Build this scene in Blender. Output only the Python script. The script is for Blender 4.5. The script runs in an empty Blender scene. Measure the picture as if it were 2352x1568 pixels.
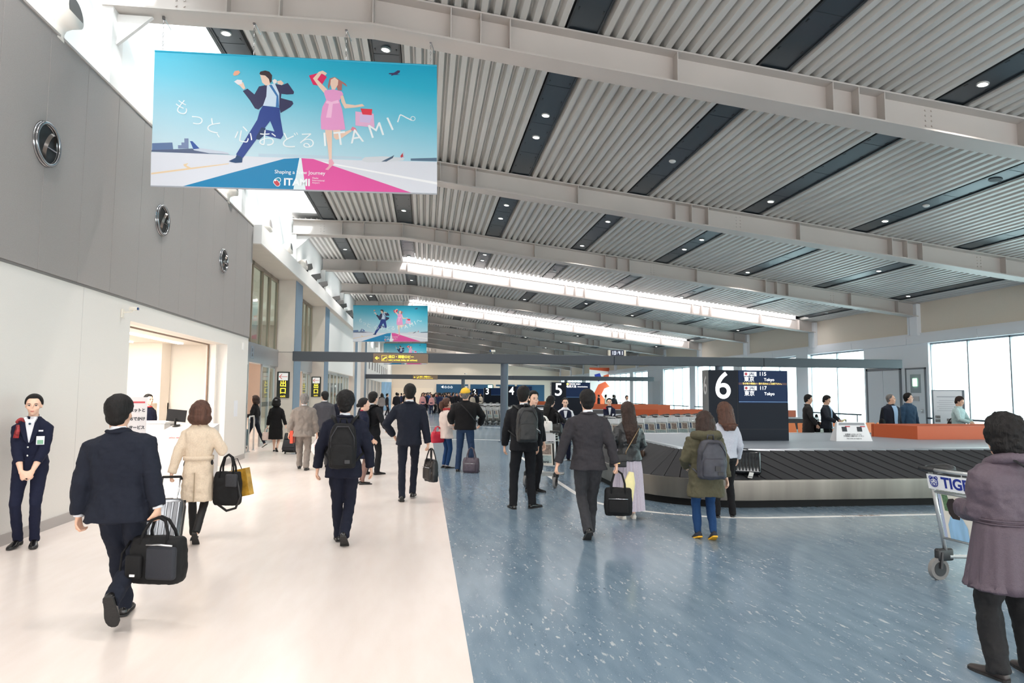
import bpy, math, random
from mathutils import Vector as V, Matrix as M4, Euler
from mathutils import noise as mnoise
random.seed(7)
SC = bpy.context.scene
COL = SC.collection
PI = math.pi
R = math.radians

# ---------------------------------------------------------------- camera, sky, daylight, exposure
cam_d = bpy.data.cameras.new('camera')
cam_d.sensor_width = 36.0
cam_d.lens = 1549.17 / 2352 * 36.0
cam_d.clip_end = 500
cam = bpy.data.objects.new('camera', cam_d)
COL.objects.link(cam)
yaw, pitch, roll = .128424, .0772187, .00668451
Fw = V((math.sin(yaw) * math.cos(pitch), math.cos(yaw) * math.cos(pitch), math.sin(pitch)))
R0 = V((math.cos(yaw), -math.sin(yaw), 0))
U0 = R0.cross(Fw)
R1 = R0 * math.cos(roll) + U0 * math.sin(roll)
U1 = U0 * math.cos(roll) - R0 * math.sin(roll)
cam.matrix_world = M4(((R1.x, U1.x, -Fw.x, 0), (R1.y, U1.y, -Fw.y, 0), (R1.z, U1.z, -Fw.z, 1.62), (0, 0, 0, 1)))
SC.camera = cam

SKY = 8.0
w = bpy.data.worlds.new('overcast_sky')
SC.world = w
w.use_nodes = True
bg = w.node_tree.nodes['Background']
bg.inputs[0].default_value = (1.0, 0.99, 0.985, 1)
bg.inputs[1].default_value = SKY

sun = bpy.data.lights.new('hazy_sun', 'SUN')
sun.energy, sun.angle, sun.color = 9.0, R(4), (1, .98, .95)
sun_o = bpy.data.objects.new('hazy_sun', sun)
sun_o.rotation_euler = V((-.33, .94, -.82)).to_track_quat('-Z', 'Y').to_euler()
COL.objects.link(sun_o)
def portal(name, loc, rot, sx, sy):
    l = bpy.data.lights.new(name, 'AREA')
    l.shape = 'RECTANGLE'
    l.size, l.size_y = sx, sy
    l.cycles.is_portal = True
    o = bpy.data.objects.new(name, l)
    o.location, o.rotation_euler = loc, rot
    COL.objects.link(o)
    return o
portal('daylight_skylight', (-4.07, 6.6, 7.9), (0, 0, 0), 1.0, 33.4)
portal('daylight_windows', (18.75, 41.0, 1.9), (0, R(90), 0), 3.4, 102)
portal('daylight_open_end', (7, -10.2, 1.8), (R(90), 0, 0), 22.5, 3.5)
portal('daylight_roof_slot', (7.2, 29.55, 6.6), (0, R(6.88), 0), 19.8, 1.2)
portal('daylight_roof_slot', (7.2, 43.05, 6.6), (0, R(6.88), 0), 19.8, 1.2)

SC.view_settings.view_transform = 'Standard'
SC.view_settings.look = 'None'
SC.view_settings.exposure = 0.06
SC.view_settings.gamma = 1.0
SC.view_settings.use_curve_mapping = False
SC.cycles.max_bounces = 10
SC.cycles.diffuse_bounces = 5
SC.cycles.glossy_bounces = 3
SC.cycles.transparent_max_bounces = 12
SC.cycles.sample_clamp_indirect = 6.0
SC.cycles.caustics_reflective = False
SC.cycles.caustics_refractive = False

# ---------------------------------------------------------------- materials
MATS = {}
def lin(c):
    c = c / 255.0
    return c / 12.92 if c <= .04045 else ((c + .055) / 1.055) ** 2.4
def rgb(r, g, b):
    return (lin(r), lin(g), lin(b), 1)
def mat(name, col, rough=.6, metal=0, spec=.5, noise=None, bump=None, emit=None, coat=0):
    """noise=(scale, amount, stretch) colour variation; bump=(scale, strength, stretch)"""
    if name in MATS:
        return MATS[name]
    m = bpy.data.materials.new(name)
    MATS[name] = m
    m.use_nodes = True
    nt = m.node_tree
    b = nt.nodes['Principled BSDF']
    c = rgb(*col)
    b.inputs['Base Color'].default_value = c
    b.inputs['Roughness'].default_value = rough
    b.inputs['Metallic'].default_value = metal
    b.inputs['Specular IOR Level'].default_value = spec
    if coat:
        b.inputs['Coat Weight'].default_value = coat
        b.inputs['Coat Roughness'].default_value = .08
    if emit:
        b.inputs['Emission Color'].default_value = c
        b.inputs['Emission Strength'].default_value = emit
        m.cycles.emission_sampling = 'NONE'
    def nz(scale, stretch, detail=4):
        tc = nt.nodes.new('ShaderNodeTexCoord')
        mp = nt.nodes.new('ShaderNodeMapping')
        mp.inputs['Scale'].default_value = stretch
        n = nt.nodes.new('ShaderNodeTexNoise')
        n.inputs['Scale'].default_value = scale
        n.inputs['Detail'].default_value = detail
        nt.links.new(tc.outputs['Object'], mp.inputs[0])
        nt.links.new(mp.outputs[0], n.inputs['Vector'])
        return n
    if noise:
        n = nz(noise[0], noise[2] if len(noise) > 2 else (1, 1, 1))
        mx = nt.nodes.new('ShaderNodeMapRange')
        mx.inputs['From Min'].default_value = .3
        mx.inputs['From Max'].default_value = .7
        mx.inputs['To Min'].default_value = 1 - noise[1]
        mx.inputs['To Max'].default_value = 1 + noise[1]
        mu = nt.nodes.new('ShaderNodeVectorMath')
        mu.operation = 'SCALE'
        mu.inputs[0].default_value = c[:3]
        nt.links.new(n.outputs['Fac'], mx.inputs['Value'])
        nt.links.new(mx.outputs[0], mu.inputs['Scale'])
        nt.links.new(mu.outputs[0], b.inputs['Base Color'])
    if bump:
        n = nz(bump[0], bump[2] if len(bump) > 2 else (1, 1, 1), 3)
        bp = nt.nodes.new('ShaderNodeBump')
        bp.inputs['Strength'].default_value = bump[1]
        bp.inputs['Distance'].default_value = .01
        nt.links.new(n.outputs['Fac'], bp.inputs['Height'])
        nt.links.new(bp.outputs[0], b.inputs['Normal'])
    return m
def glass(name, col=(225, 240, 240), refl=.08, dens=.0):
    if name in MATS:
        return MATS[name]
    m = bpy.data.materials.new(name)
    MATS[name] = m
    m.use_nodes = True
    nt = m.node_tree
    nt.nodes.clear()
    o = nt.nodes.new('ShaderNodeOutputMaterial')
    t = nt.nodes.new('ShaderNodeBsdfTransparent')
    t.inputs[0].default_value = rgb(*col)
    g = nt.nodes.new('ShaderNodeBsdfGlossy')
    g.inputs['Roughness'].default_value = .02
    lw = nt.nodes.new('ShaderNodeLayerWeight')
    pw = nt.nodes.new('ShaderNodeMath')
    pw.operation = 'POWER'
    pw.inputs[1].default_value = 5
    fr = nt.nodes.new('ShaderNodeMath')
    fr.operation = 'MULTIPLY_ADD'
    fr.inputs[1].default_value = .6
    fr.inputs[2].default_value = refl * .5
    nt.links.new(lw.outputs['Facing'], pw.inputs[0])
    nt.links.new(pw.outputs[0], fr.inputs[0])
    mx = nt.nodes.new('ShaderNodeMixShader')
    nt.links.new(fr.outputs[0], mx.inputs[0])
    nt.links.new(t.outputs[0], mx.inputs[1])
    nt.links.new(g.outputs[0], mx.inputs[2])
    nt.links.new(mx.outputs[0], o.inputs[0])
    return m

# ---------------------------------------------------------------- mesh builder
class MB:
    def __init__(s):
        s.v, s.f, s.m = [], [], []
    def add(s, vs, fs, mi=0):
        o = len(s.v)
        s.v += [tuple(p) for p in vs]
        for f in fs:
            s.f.append(tuple(i + o for i in f))
            s.m.append(mi)
        return s
    def box(s, x0, x1, y0, y1, z0, z1, mi=0, T=None):
        p = [V((x, y, z)) for z in (z0, z1) for y in (y0, y1) for x in (x0, x1)]
        if T is not None:
            p = [T @ q for q in p]
        return s.add(p, [(0, 2, 3, 1), (4, 5, 7, 6), (0, 1, 5, 4), (2, 6, 7, 3), (0, 4, 6, 2), (1, 3, 7, 5)], mi)
    def bbox(s, x0, x1, y0, y1, z0, z1, b=.01, mi=0, T=None, n=3):
        """rounded box: superellipse loft along z with eased ends"""
        rings = []
        cx, cy, hx, hy = (x0 + x1) / 2, (y0 + y1) / 2, (x1 - x0) / 2, (y1 - y0) / 2
        b = min(b, hx * .98, hy * .98, (z1 - z0) * .49)
        for k in range(n + 1):
            a = PI / 2 * k / n
            rings.append((z0 + b * (1 - math.sin(a)), b * (1 - math.cos(a))))
        rings = [(z, i) for z, i in [(z0 + b - b * math.sin(PI / 2 - PI / 2 * k / n), b - b * math.cos(PI / 2 - PI / 2 * k / n)) for k in range(n + 1)]]
        top = [(z1 - (z - z0), i) for z, i in reversed(rings)]
        rr = []
        for z, i in rings + top:
            ring = []
            ax, ay = hx - i, hy - i
            bb = max(b - i, b * .25)
            bb = min(bb, ax * .95, ay * .95)
            for qx, qy, a0 in ((1, 1, 0), (-1, 1, 90), (-1, -1, 180), (1, -1, 270)):
                for k in range(n + 1):
                    a = R(a0 + 90 * k / n)
                    ring.append(V((cx + qx * (ax - bb) + bb * math.cos(a), cy + qy * (ay - bb) + bb * math.sin(a), z)))
            rr.append(ring)
        return s.loft(rr, mi=mi, T=T)
    def loft(s, rings, cap=True, mi=0, T=None, close=True):
        n = len(rings[0])
        vs = [p for r in rings for p in r]
        if T is not None:
            vs = [T @ V(p) for p in vs]
        fs = []
        for i in range(len(rings) - 1):
            for j in range(n if close else n - 1):
                a, b = i * n + j, i * n + (j + 1) % n
                fs.append((a, b, b + n, a + n))
        if cap:
            fs.append(tuple(range(n - 1, -1, -1)))
            o = (len(rings) - 1) * n
            fs.append(tuple(range(o, o + n)))
        return s.add(vs, fs, mi)
    def tube(s, path, rad, n=8, mi=0, cap=True, flat=None, T=None):
        path = [V(p) for p in path]
        if not isinstance(rad, (list, tuple)):
            rad = [rad] * len(path)
        rings = []
        up = None
        for i, p in enumerate(path):
            a = path[max(i - 1, 0)]
            b = path[min(i + 1, len(path) - 1)]
            d = (b - a).normalized()
            if up is None:
                up = V((0, 0, 1)) if abs(d.z) < .9 else V((0, 1, 0))
            x = d.cross(up)
            if x.length < 1e-4:
                x = d.orthogonal()
            x.normalize()
            y = x.cross(d).normalized()
            up = y
            fl = flat or 1
            rings.append([p + x * (rad[i] * math.cos(2 * PI * k / n)) + y * (rad[i] * fl * math.sin(2 * PI * k / n)) for k in range(n)])
        return s.loft(rings, cap, mi, T)
    def cyl(s, p0, p1, r, n=16, mi=0, r1=None):
        return s.tube([p0, p1], [r, r if r1 is None else r1], n, mi)
    def ell(s, c, r, nu=16, nv=10, mi=0, T=None):
        c = V(c)
        rings = []
        for j in range(nv + 1):
            t = -PI / 2 + PI * (j + .02) / (nv + .04)
            rings.append([V((c.x + r[0] * math.cos(t) * math.cos(2 * PI * k / nu), c.y + r[1] * math.cos(t) * math.sin(2 * PI * k / nu), c.z + r[2] * math.sin(t))) for k in range(nu)])
        return s.loft(rings, True, mi, T)
    def poly(s, pts, mi=0):
        n = len(s.v)
        return s.add(pts, [tuple(range(len(pts)))], mi)
    def prism(s, pts, off, mi=0):
        """extrude polygon pts by vector off"""
        n = len(pts)
        off = V(off)
        a = [V(p) for p in pts]
        return s.loft([a, [p + off for p in a]], True, mi)
    def disc(s, c, nrm, r, n=20, mi=0):
        c = V(c); nrm = V(nrm).normalized()
        x = nrm.orthogonal().normalized(); y = nrm.cross(x)
        return s.poly([c + x * r * math.cos(2 * PI * k / n) + y * r * math.sin(2 * PI * k / n) for k in range(n)], mi)
    def obj(s, name, mats, parent=None, smooth=False, loc=None, rotz=None):
        me = bpy.data.meshes.new(name)
        me.from_pydata(s.v, [], s.f)
        if not isinstance(mats, (list, tuple)):
            mats = [mats]
        for m in mats:
            me.materials.append(m)
        if max(s.m, default=0):
            me.polygons.foreach_set('material_index', s.m)
        if smooth:
            me.polygons.foreach_set('use_smooth', [True] * len(s.f))
            if smooth == 'angle':
                me.set_sharp_from_angle(angle=R(35))
        me.update()
        o = bpy.data.objects.new(name, me)
        COL.objects.link(o)
        if parent:
            o.parent = parent
        if loc:
            o.location = loc
        if rotz is not None:
            o.rotation_euler = (0, 0, rotz)
        return o

def rrect(x0, x1, z0, z1, y, r=.02, n=4):
    pts = []
    for cx, cz, a0 in ((x1 - r, z1 - r, 0), (x0 + r, z1 - r, 90), (x0 + r, z0 + r, 180), (x1 - r, z0 + r, 270)):
        for k in range(n + 1):
            a = R(a0 + 90 * k / n)
            pts.append(V((cx + r * math.cos(a), y, cz + r * math.sin(a))))
    return pts
def empty(name, loc=(0, 0, 0), rotz=0):
    o = bpy.data.objects.new(name, None)
    o.empty_display_size = .2
    o.location = loc
    o.rotation_euler = (0, 0, rotz)
    COL.objects.link(o)
    return o
def tag(o, label, cat, group=None):
    o['label'] = label
    o['category'] = cat
    if group:
        o['group'] = group
    return o
def struct(o):
    o['kind'] = 'structure'
    return o
def thing(name, label, cat, loc=(0, 0, 0), rotz=0, group=None):
    return tag(empty(name, loc, rotz), label, cat, group)
def copy_tree(o, parent=None):
    c = o.copy()
    COL.objects.link(c)
    if parent:
        c.parent = parent
    for ch in KIDS.get(o.name, []):
        copy_tree(ch, c)
    return c
KIDS = {}
def kids_index():
    KIDS.clear()
    for o in SC.objects:
        if o.parent:
            KIDS.setdefault(o.parent.name, []).append(o)
def text(s, size, m, parent=None, loc=(0, 0, 0), rot=(PI / 2, 0, 0), name='lettering', bold=0, align='CENTER', ext=.001, sx=1, shear=0, vert=False, res=4):
    c = bpy.data.curves.new(name, 'FONT')
    c.body = s
    c.size = size
    c.align_x = align
    c.align_y = 'CENTER'
    c.extrude = ext
    c.offset = bold
    c.shear = shear
    c.resolution_u = res
    if vert:
        c.space_line = .95
    c.materials.append(m)
    o = bpy.data.objects.new(name, c)
    o.location, o.rotation_euler = loc, rot
    o.scale = (sx, 1, 1)
    if parent:
        o.parent = parent
    COL.objects.link(o)
    return o
# ================================================================ the hall itself
Y0, Y1 = -10.0, 92.0
XL, XR = -4.35, 18.5
def deckz(x):
    return 7.45 - max(0, x + .83) * .1205

# ---- floor materials
def floor_mat(name, base, dark, light, fleck, flecks, rough, spec):
    m = mat(name, base, rough, 0, spec)
    nt = m.node_tree
    b = nt.nodes['Principled BSDF']
    tc = nt.nodes.new('ShaderNodeTexCoord')
    def noise(scale, stretch, rot=0, detail=5):
        mp = nt.nodes.new('ShaderNodeMapping')
        mp.inputs['Scale'].default_value = stretch
        mp.inputs['Rotation'].default_value = (0, 0, rot)
        nt.links.new(tc.outputs['Object'], mp.inputs[0])
        n = nt.nodes.new('ShaderNodeTexNoise')
        n.inputs['Scale'].default_value = scale
        n.inputs['Detail'].default_value = detail
        nt.links.new(mp.outputs[0], n.inputs['Vector'])
        return n.outputs['Fac']
    def rng(f, a, c, to0=0., to1=1.):
        r = nt.nodes.new('ShaderNodeMapRange')
        r.inputs['From Min'].default_value = a
        r.inputs['From Max'].default_value = c
        r.inputs['To Min'].default_value = to0
        r.inputs['To Max'].default_value = to1
        nt.links.new(f, r.inputs[0])
        return r.outputs[0]
    def mix(fac, a, c):
        x = nt.nodes.new('ShaderNodeMix')
        x.data_type = 'RGBA'
        if isinstance(fac, float):
            x.inputs[0].default_value = fac
        else:
            nt.links.new(fac, x.inputs[0])
        for i, q in ((6, a), (7, c)):
            if isinstance(q, tuple):
                x.inputs[i].default_value = q
            else:
                nt.links.new(q, x.inputs[i])
        return x.outputs[2]
    def mul(a, c):
        x = nt.nodes.new('ShaderNodeMath')
        x.operation = 'MULTIPLY'
        nt.links.new(a, x.inputs[0])
        nt.links.new(c, x.inputs[1])
        return x.outputs[0]
    big = rng(noise(.35, (1, 1, 1)), .35, .65)
    st = rng(noise(9, (1, .22, 1), .75), .35, .68)
    col = mix(st, rgb(*dark), rgb(*light))
    col = mix(rng(noise(120, (1, 1, 1), 0, 2), .3, .7), col, rgb(*base))
    if flecks:
        mask = rng(noise(.8, (1, 1, 1), .3, 3), .42, .66, .12, 1)
        fl = rng(noise(30, (1, .3, 1), .8, 3), .615, .67)
        fl2 = rng(noise(55, (1, .45, 1), .7, 2), .68, .73)
        dk = rng(noise(30, (1, .3, 1), .9, 3), .67, .73)
        col = mix(mul(dk, mask), col, rgb(60, 80, 98))
        col = mix(mul(fl, mask), col, rgb(*fleck))
        col = mix(mul(fl2, rng(noise(.8, (1, 1, 1), .3, 3), .3, .6, .2, .8)), col, rgb(*fleck))
    nt.links.new(col, b.inputs['Base Color'])
    nt.links.new(rng(big, 0, 1, rough * .8, rough * 1.05), b.inputs['Roughness'])
    return m
    bp = nt.nodes.new('ShaderNodeBump')
    bp.inputs['Strength'].default_value = .04
    bp.inputs['Distance'].default_value = .01
    nt.links.new(noise(2.2, (1, 1, 1), 0, 2), bp.inputs['Height'])
    nt.links.new(bp.outputs[0], b.inputs['Normal'])
    return m
M_blue = floor_mat('blue_vinyl', (114, 134, 150), (97, 119, 137), (130, 149, 163), (202, 205, 206), True, .2, .55)
M_cream = floor_mat('cream_vinyl', (230, 219, 212), (226, 214, 206), (233, 223, 217), (0, 0, 0), False, .24, .5)
struct(MB().box(.302, 19.2, Y0, Y1, -.2, 0).obj('floor', M_blue))
struct(MB().box(-12.5, .302, Y0, Y1, -.2, 0).obj('floor', M_cream))
M_line = mat('white_floor_line', (222, 222, 220), .35, noise=(30, .06))
M_lineink = mat('floor_line_print', (120, 100, 95), .5)
def stripe(pts, wdt):
    b = MB()
    L, Rr = [], []
    for i, p in enumerate(pts):
        a, c = V(pts[max(i - 1, 0)]), V(pts[min(i + 1, len(pts) - 1)])
        d = (c - a).normalized()
        n = V((-d.y, d.x))
        L.append(V(p) + n * wdt / 2)
        Rr.append(V(p) - n * wdt / 2)
    for i in range(len(pts) - 1):
        q = [L[i], L[i + 1], Rr[i + 1], Rr[i]]
        b.prism([(p.x, p.y, .0005) for p in q], (0, 0, .0025))
    return b
ln = [(2.48, 19.5), (2.48, 11.2)]
for k in range(1, 13):
    a = PI + PI / 2 * k / 12
    ln.append((2.48 + 2.1 + 2.1 * math.cos(a), 10.7 + 2.1 * math.sin(a)))
ln += [(6.5, 8.62), (16, 8.75)]
o = struct(stripe([V(p) for p in ln], .085).obj('trim_1', M_line))
for s, x, y, a, z in (('カート進入禁止', 5.9, 8.61, 0, .085), ('No Carts', 3.42, 8.92, R(-27), .085)):
    text(s, z, M_lineink, o, (x, y, .0035), (0, 0, a), bold=.002, ext=.0004)
ln = [(2.6, 15.6), (3.6, 16.6), (12, 17.0)]
struct(stripe([V(p) for p in ln], .085).obj('trim_2', M_line))
for k, (yy) in enumerate((24.0, 33.5)):
    struct(stripe([V((-3.6, yy)), V((1.7, yy)), V((2.9, yy - .5)), V((3.6, yy - 1.6))], .16).obj('trim_%d' % (3 + k), M_line))

# ---- left wall
M_wall = mat('white_wall_cloth', (223, 219, 214), .7, noise=(220, .03, (1, 1, .3)), bump=(300, .05))
M_grey = mat('grey_fabric_panel', (150, 145, 143), .85, noise=(160, .09), bump=(260, .25))
M_trim = mat('dark_trim', (120, 116, 114), .5)
M_base = mat('grey_skirting', (172, 166, 163), .5)
M_white = mat('white_paint', (232, 230, 228), .55)
M_warm = mat('warm_white_paint', (240, 234, 226), .6)
b = MB()
b.box(-4.55, XL, Y0, 10.62, 0, 2.97).box(-4.55, XL, 15.63, 17.4, 0, 2.97).box(-4.55, XL, 10.62, 15.63, 2.66, 2.97)
b.box(-4.55, XL - .02, Y0, 17.4, 2.97, 5.75)
wl = struct(b.obj('wall_left', M_wall))
y = 8.113 - .8735 * 21
pm = None
while y < 17.3:
    b0, b1 = max(y + .003, Y0), min(y + .8705, 17.4)
    if b1 > b0 + .05:
        if pm is None or abs(b1 - b0 - .8675) > .001:
            o = MB().bbox(-.012, .03, 0, b1 - b0, 0, 2.8, .004, n=1).obj('panel', M_grey, wl)
            if abs(b1 - b0 - .8675) < .001:
                pm = o.data
        else:
            o = bpy.data.objects.new('panel', pm)
            COL.objects.link(o)
            o.parent = wl
        o.location = (XL - .01, b0, 2.975)
    y += .8735
MB().box(XL - .02, XL + .035, Y0, 17.4, 5.77, 5.80).obj('panel_cap', mat('panel_edge', (168, 160, 155), .5), wl)
MB().box(XL, XL + .012, Y0, 17.4, 2.945, 2.972).obj('panel_edge_strip', M_trim, wl)
struct(MB().box(XL, XL + .012, Y0, 10.62, 0, .12).box(XL, XL + .012, 15.63, 17.4, 0, .12).obj('baseboard_left', M_base))
for i, yy in enumerate((4.7, 9.2)):
    MB().box(XL, XL + .0015, yy, yy + .006, .12, 2.945).obj('wall_seam', mat('seam', (196, 192, 188), .7), wl)
MB().box(XL, XL + .025, 16.82, 16.92, 2.62, 2.8).obj('wall_sensor', M_white, wl)
MB().box(XL, XL + .004, 16.32, 16.62, 1.05, 1.42).obj('posted_notice', mat('notice_paper', (226, 226, 232), .5), wl)

# ---- the service room behind the opening
b = MB()
b.box(-4.75, -4.55, 15.5, 15.63, 0, 2.66).box(-4.75, -4.55, 10.62, 10.66, 0, 2.66)
struct(b.obj('trim_5', M_warm))
struct(MB().box(-4.72, -4.69, 15.46, 15.5, 0, 2.66).box(-4.72, -4.69, 10.66, 15.46, 2.635, 2.66).obj('trim_6', mat('door_track', (110, 88, 72), .4, .4)))
struct(MB().box(-9.6, -4.55, 17.1, 17.25, 0, 2.8).obj('wall_1', M_warm))
struct(MB().box(-9.75, -9.6, 8.2, 17.25, 0, 2.8).obj('wall_2', M_warm))
struct(MB().box(-9.75, -4.55, 8.05, 8.2, 0, 2.8).obj('wall_3', M_warm))
struct(MB().box(-9.75, -4.55, 8.05, 17.25, 2.74, 2.8).obj('ceiling', M_warm))
for i, (x, ya, yb) in enumerate(((-5.63, 9.5, 16.5), (-6.6, 9.5, 16.2))):
    o = MB().box(x - .05, x + .05, ya, yb, 2.715, 2.738).obj('ceiling_light', mat('lamp_strip', (255, 250, 240), .5, emit=9))
    tag(o, ['slim white line light in the ceiling of the counter room, nearer the doorway', 'slim white line light deeper in the ceiling of the counter room'][i], 'light', 'line lights in the counter room')
l = bpy.data.lights.new('room_lamp', 'AREA')
l.shape, l.size, l.size_y, l.energy = 'RECTANGLE', .3, 4.5, 400
l.color = (1, .965, .92)
lo = bpy.data.objects.new('room_lamp', l)
lo.location = (-6.3, 11.9, 2.70)
COL.objects.link(lo)

# ---- left portal of the exits
M_stone = mat('beige_cladding', (205, 196, 188), .5, noise=(3, .03))
M_blueslab = mat('blue_grey_cladding', (104, 126, 146), .45)
M_bronze = mat('bronze_mullion', (150, 138, 124), .35, .6)
M_alu = mat('aluminium', (196, 198, 200), .35, .7)
M_steelband = mat('satin_steel_band', (168, 174, 180), .3, .75)
M_glass = glass('clear_glass')
hd = struct(MB().box(-4.35, -4.15, 17.45, 42.2, 5.33, 5.83).box(-5.0, -4.35, 17.45, 42.2, 5.33, 5.45).obj('trim_7', M_stone))
MB().box(-4.15, -4.13, 17.45, 42.2, 5.35, 5.83).box(-4.35, -4.13, 17.43, 17.45, 5.35, 5.83).obj('fascia', M_white, hd)
for i, ya in enumerate((23.0, 29.8)):
    p = struct(MB().box(-4.95, -4.3, ya, ya + 1.25, 0, 5.33).obj('pillar', M_stone))
    MB().box(-4.31, -4.285, ya + .02, ya + 1.23, 0, 5.33).obj('cladding_panel', M_blueslab, p)
    MB().box(-4.95, -4.3, ya - .004, ya, 2.93, 2.945).obj('joint_strip', M_trim, p)
MB
for i, (ya, yb) in enumerate(((17.45, 23.0), (24.25, 29.8))):
    fr = struct(empty('window_%d' % (i + 1), (-4.9, ya, 0)))
    L = yb - ya
    b = MB()
    for f in (0, .22, .4, .62, .8, 1):
        b.box(-.05, .05, f * L - .04, f * L + .04, 3.0, 5.33)
    b.box(-.05, .05, 0, L, 5.22, 5.33)
    b.obj('window_frame', M_bronze, fr)
    for k in range(5):
        f0, f1 = (0, .22, .4, .62, .8)[k], (.22, .4, .62, .8, 1)[k]
        MB().box(-.006, .006, f0 * L + .04, f1 * L - .04, 3.0, 5.22).obj('pane', M_glass, fr)
    MB().box(-.11, .11, 0, L, 2.45, 3.0).obj('transom_band', M_steelband, fr)
    MB().box(.111, .114, L * .36, L * .42, 2.55, 2.9).obj('gate_number_plate', mat('plate_grey', (120, 132, 144), .4), fr)
    text(['31\n▲', '30\n▲'][i], .13, mat('print_dark', (50, 54, 60), .5), fr, (.116, L * .39, 2.72), (PI / 2, 0, PI / 2))
    for k, (f0, f1, op) in enumerate(((0, .2, 0), (.2, .36, 0), (.64, .82, 0), (.82, 1, 0))):
        d = struct(empty('door_%d' % (i * 4 + k + 1), (-4.9 + (.05 if k in (1, 2) else 0), ya + f0 * L, 0)))
        wd = (f1 - f0) * L
        MB().box(-.025, .025, 0, .05, 0, 2.45).box(-.025, .025, wd - .05, wd, 0, 2.45).box(-.025, .025, .05, wd - .05, 0, .1).box(-.025, .025, .05, wd - .05, 2.38, 2.45).obj('door_frame', M_alu, d)
        MB().box(-.005, .005, .05, wd - .05, .1, 2.38).obj('pane', M_glass, d)
        MB().box(.006, .008, .05, wd - .05, 1.18, 1.32).obj('safety_film', glass('frosted_film', (190, 205, 210)), d)
# far side of the glass: the arrivals lobby
M_peach = mat('peach_wall', (204, 184, 170), .7)
struct(MB().box(-12.6, -12.4, 17.27, 45, 0, 6.2).obj('wall_4', M_peach))
struct(MB().box(-12.5, -4.9, 44.8, 45, 0, 6.2).obj('wall_5', M_peach))
struct(MB().box(-12.5, -4.56, 17.27, 17.42, 0, 6.2).obj('wall_6', M_peach))
struct(MB().box(-12.6, -4.95, 17.27, 45, 5.9, 6.2).obj('ceiling', M_warm))
for i, yy in enumerate((19.5, 26.0, 33.0, 39.0)):
    l = bpy.data.lights.new('lobby_lamp', 'AREA')
    l.size, l.energy, l.color = 2.5, 230, (1, .93, .85)
    lo = bpy.data.objects.new('lobby_lamp', l)
    lo.location = (-8.4, yy, 5.7)
    COL.objects.link(lo)
o = MB().bbox(-.03, .03, -.6, .6, 0, 3.6, .01).obj('advertising_panel', mat('advert_cyan', (60, 176, 210), .4))
o.location = (-6.4, 18.0, 0)
tag(o, 'blue poster panel seen through the glass beside the grey wall', 'poster')

# ---- white wall past the two portals, third pillar, wall to the far end
M_w2 = mat('bright_white_wall', (236, 236, 234), .5)
b = MB().box(-4.9, XL, 31.05, 42.2, 2.62, 5.33)
b.box(-4.9, XL, 50.5, Y1, 2.7, 5.33)
wf = struct(b.obj('wall_7', M_w2))
for i, yy in enumerate((31.3, 34.0, 36.7, 39.4)):
    d = struct(empty('door_%d' % (20 + i), (-4.6, yy, 0)))
    MB().box(-.03, .03, 0, .08, 0, 2.62).box(-.03, .03, 2.5, 2.58, 0, 2.62).box(-.03, .03, 1.25, 1.32, 0, 2.62).box(-.03, .03, .08, 2.5, 2.5, 2.62).obj('door_frame', M_alu, d)
    MB().box(-.005, .005, .08, 1.25, .02, 2.5).obj('pane', M_glass, d)
    MB().box(-.005, .005, 1.32, 2.5, .02, 2.5).obj('pane', M_glass, d)
for i, (ya, yb) in enumerate(((42.2, 43.6), (49.0, 50.5))):
    p = struct(MB().box(-4.95, -4.25, ya, yb, 0, 5.33).obj('pillar', M_stone))
    MB().box(-4.26, -4.235, ya + .02, yb - .02, 0, 5.33).obj('cladding_panel', M_blueslab, p)
struct(MB().box(-4.9, -4.5, 43.6, 49.0, 0, 5.33).obj('wall_8', M_white))
for i, yy in enumerate((52, 56, 60, 64, 70, 76)):
    d = struct(empty('door_%d' % (30 + i), (-4.55, yy, 0)))
    MB().box(-.08, 0, 0, 3.4, 0, 2.7).obj('door_leaf', mat('pale_door', (222, 214, 206), .5), d)
    MB().box(0, .05, 0, .15, 0, 2.7).box(0, .05, 3.25, 3.4, 0, 2.7).obj('door_frame', M_alu, d)
struct(MB().box(-4.9, -4.62, 50.5, Y1, 0, 2.7).obj('wall_9', M_stone))
# dark slots in a row on the far white wall
for k in range(9):
    MB().box(XL, XL + .02, 54 + k * 3.1, 54.5 + k * 3.1, 3.5, 4.35).obj('air_slot', mat('slot_dark', (72, 66, 62), .6), wf)

# ---- upper left wall (behind the panel top) and its columns
M_clere = mat('clerestory_white', (240, 240, 238), .6)
struct(MB().box(-4.75, -4.55, Y0, 23.2, 5.75, 7.9).box(-4.75, -4.55, 23.2, Y1, 5.46, 7.6).obj('wall_10', M_clere))
for k in range(-2, 13):
    yc = 9.77 + 6.75 * k
    c = struct(MB().box(-4.56, -4.36, yc - .17, yc + .17, 5.76 if yc < 17 else 5.84, 6.93).obj('column', M_white))
    if k < 3:
        MB().prism([(-4.37, yc - .03, 6.9), (-3.9, yc - .03, 6.9), (-4.37, yc - .03, 6.45)], (0, .06, 0)).obj('bracket', M_white, c)

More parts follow.
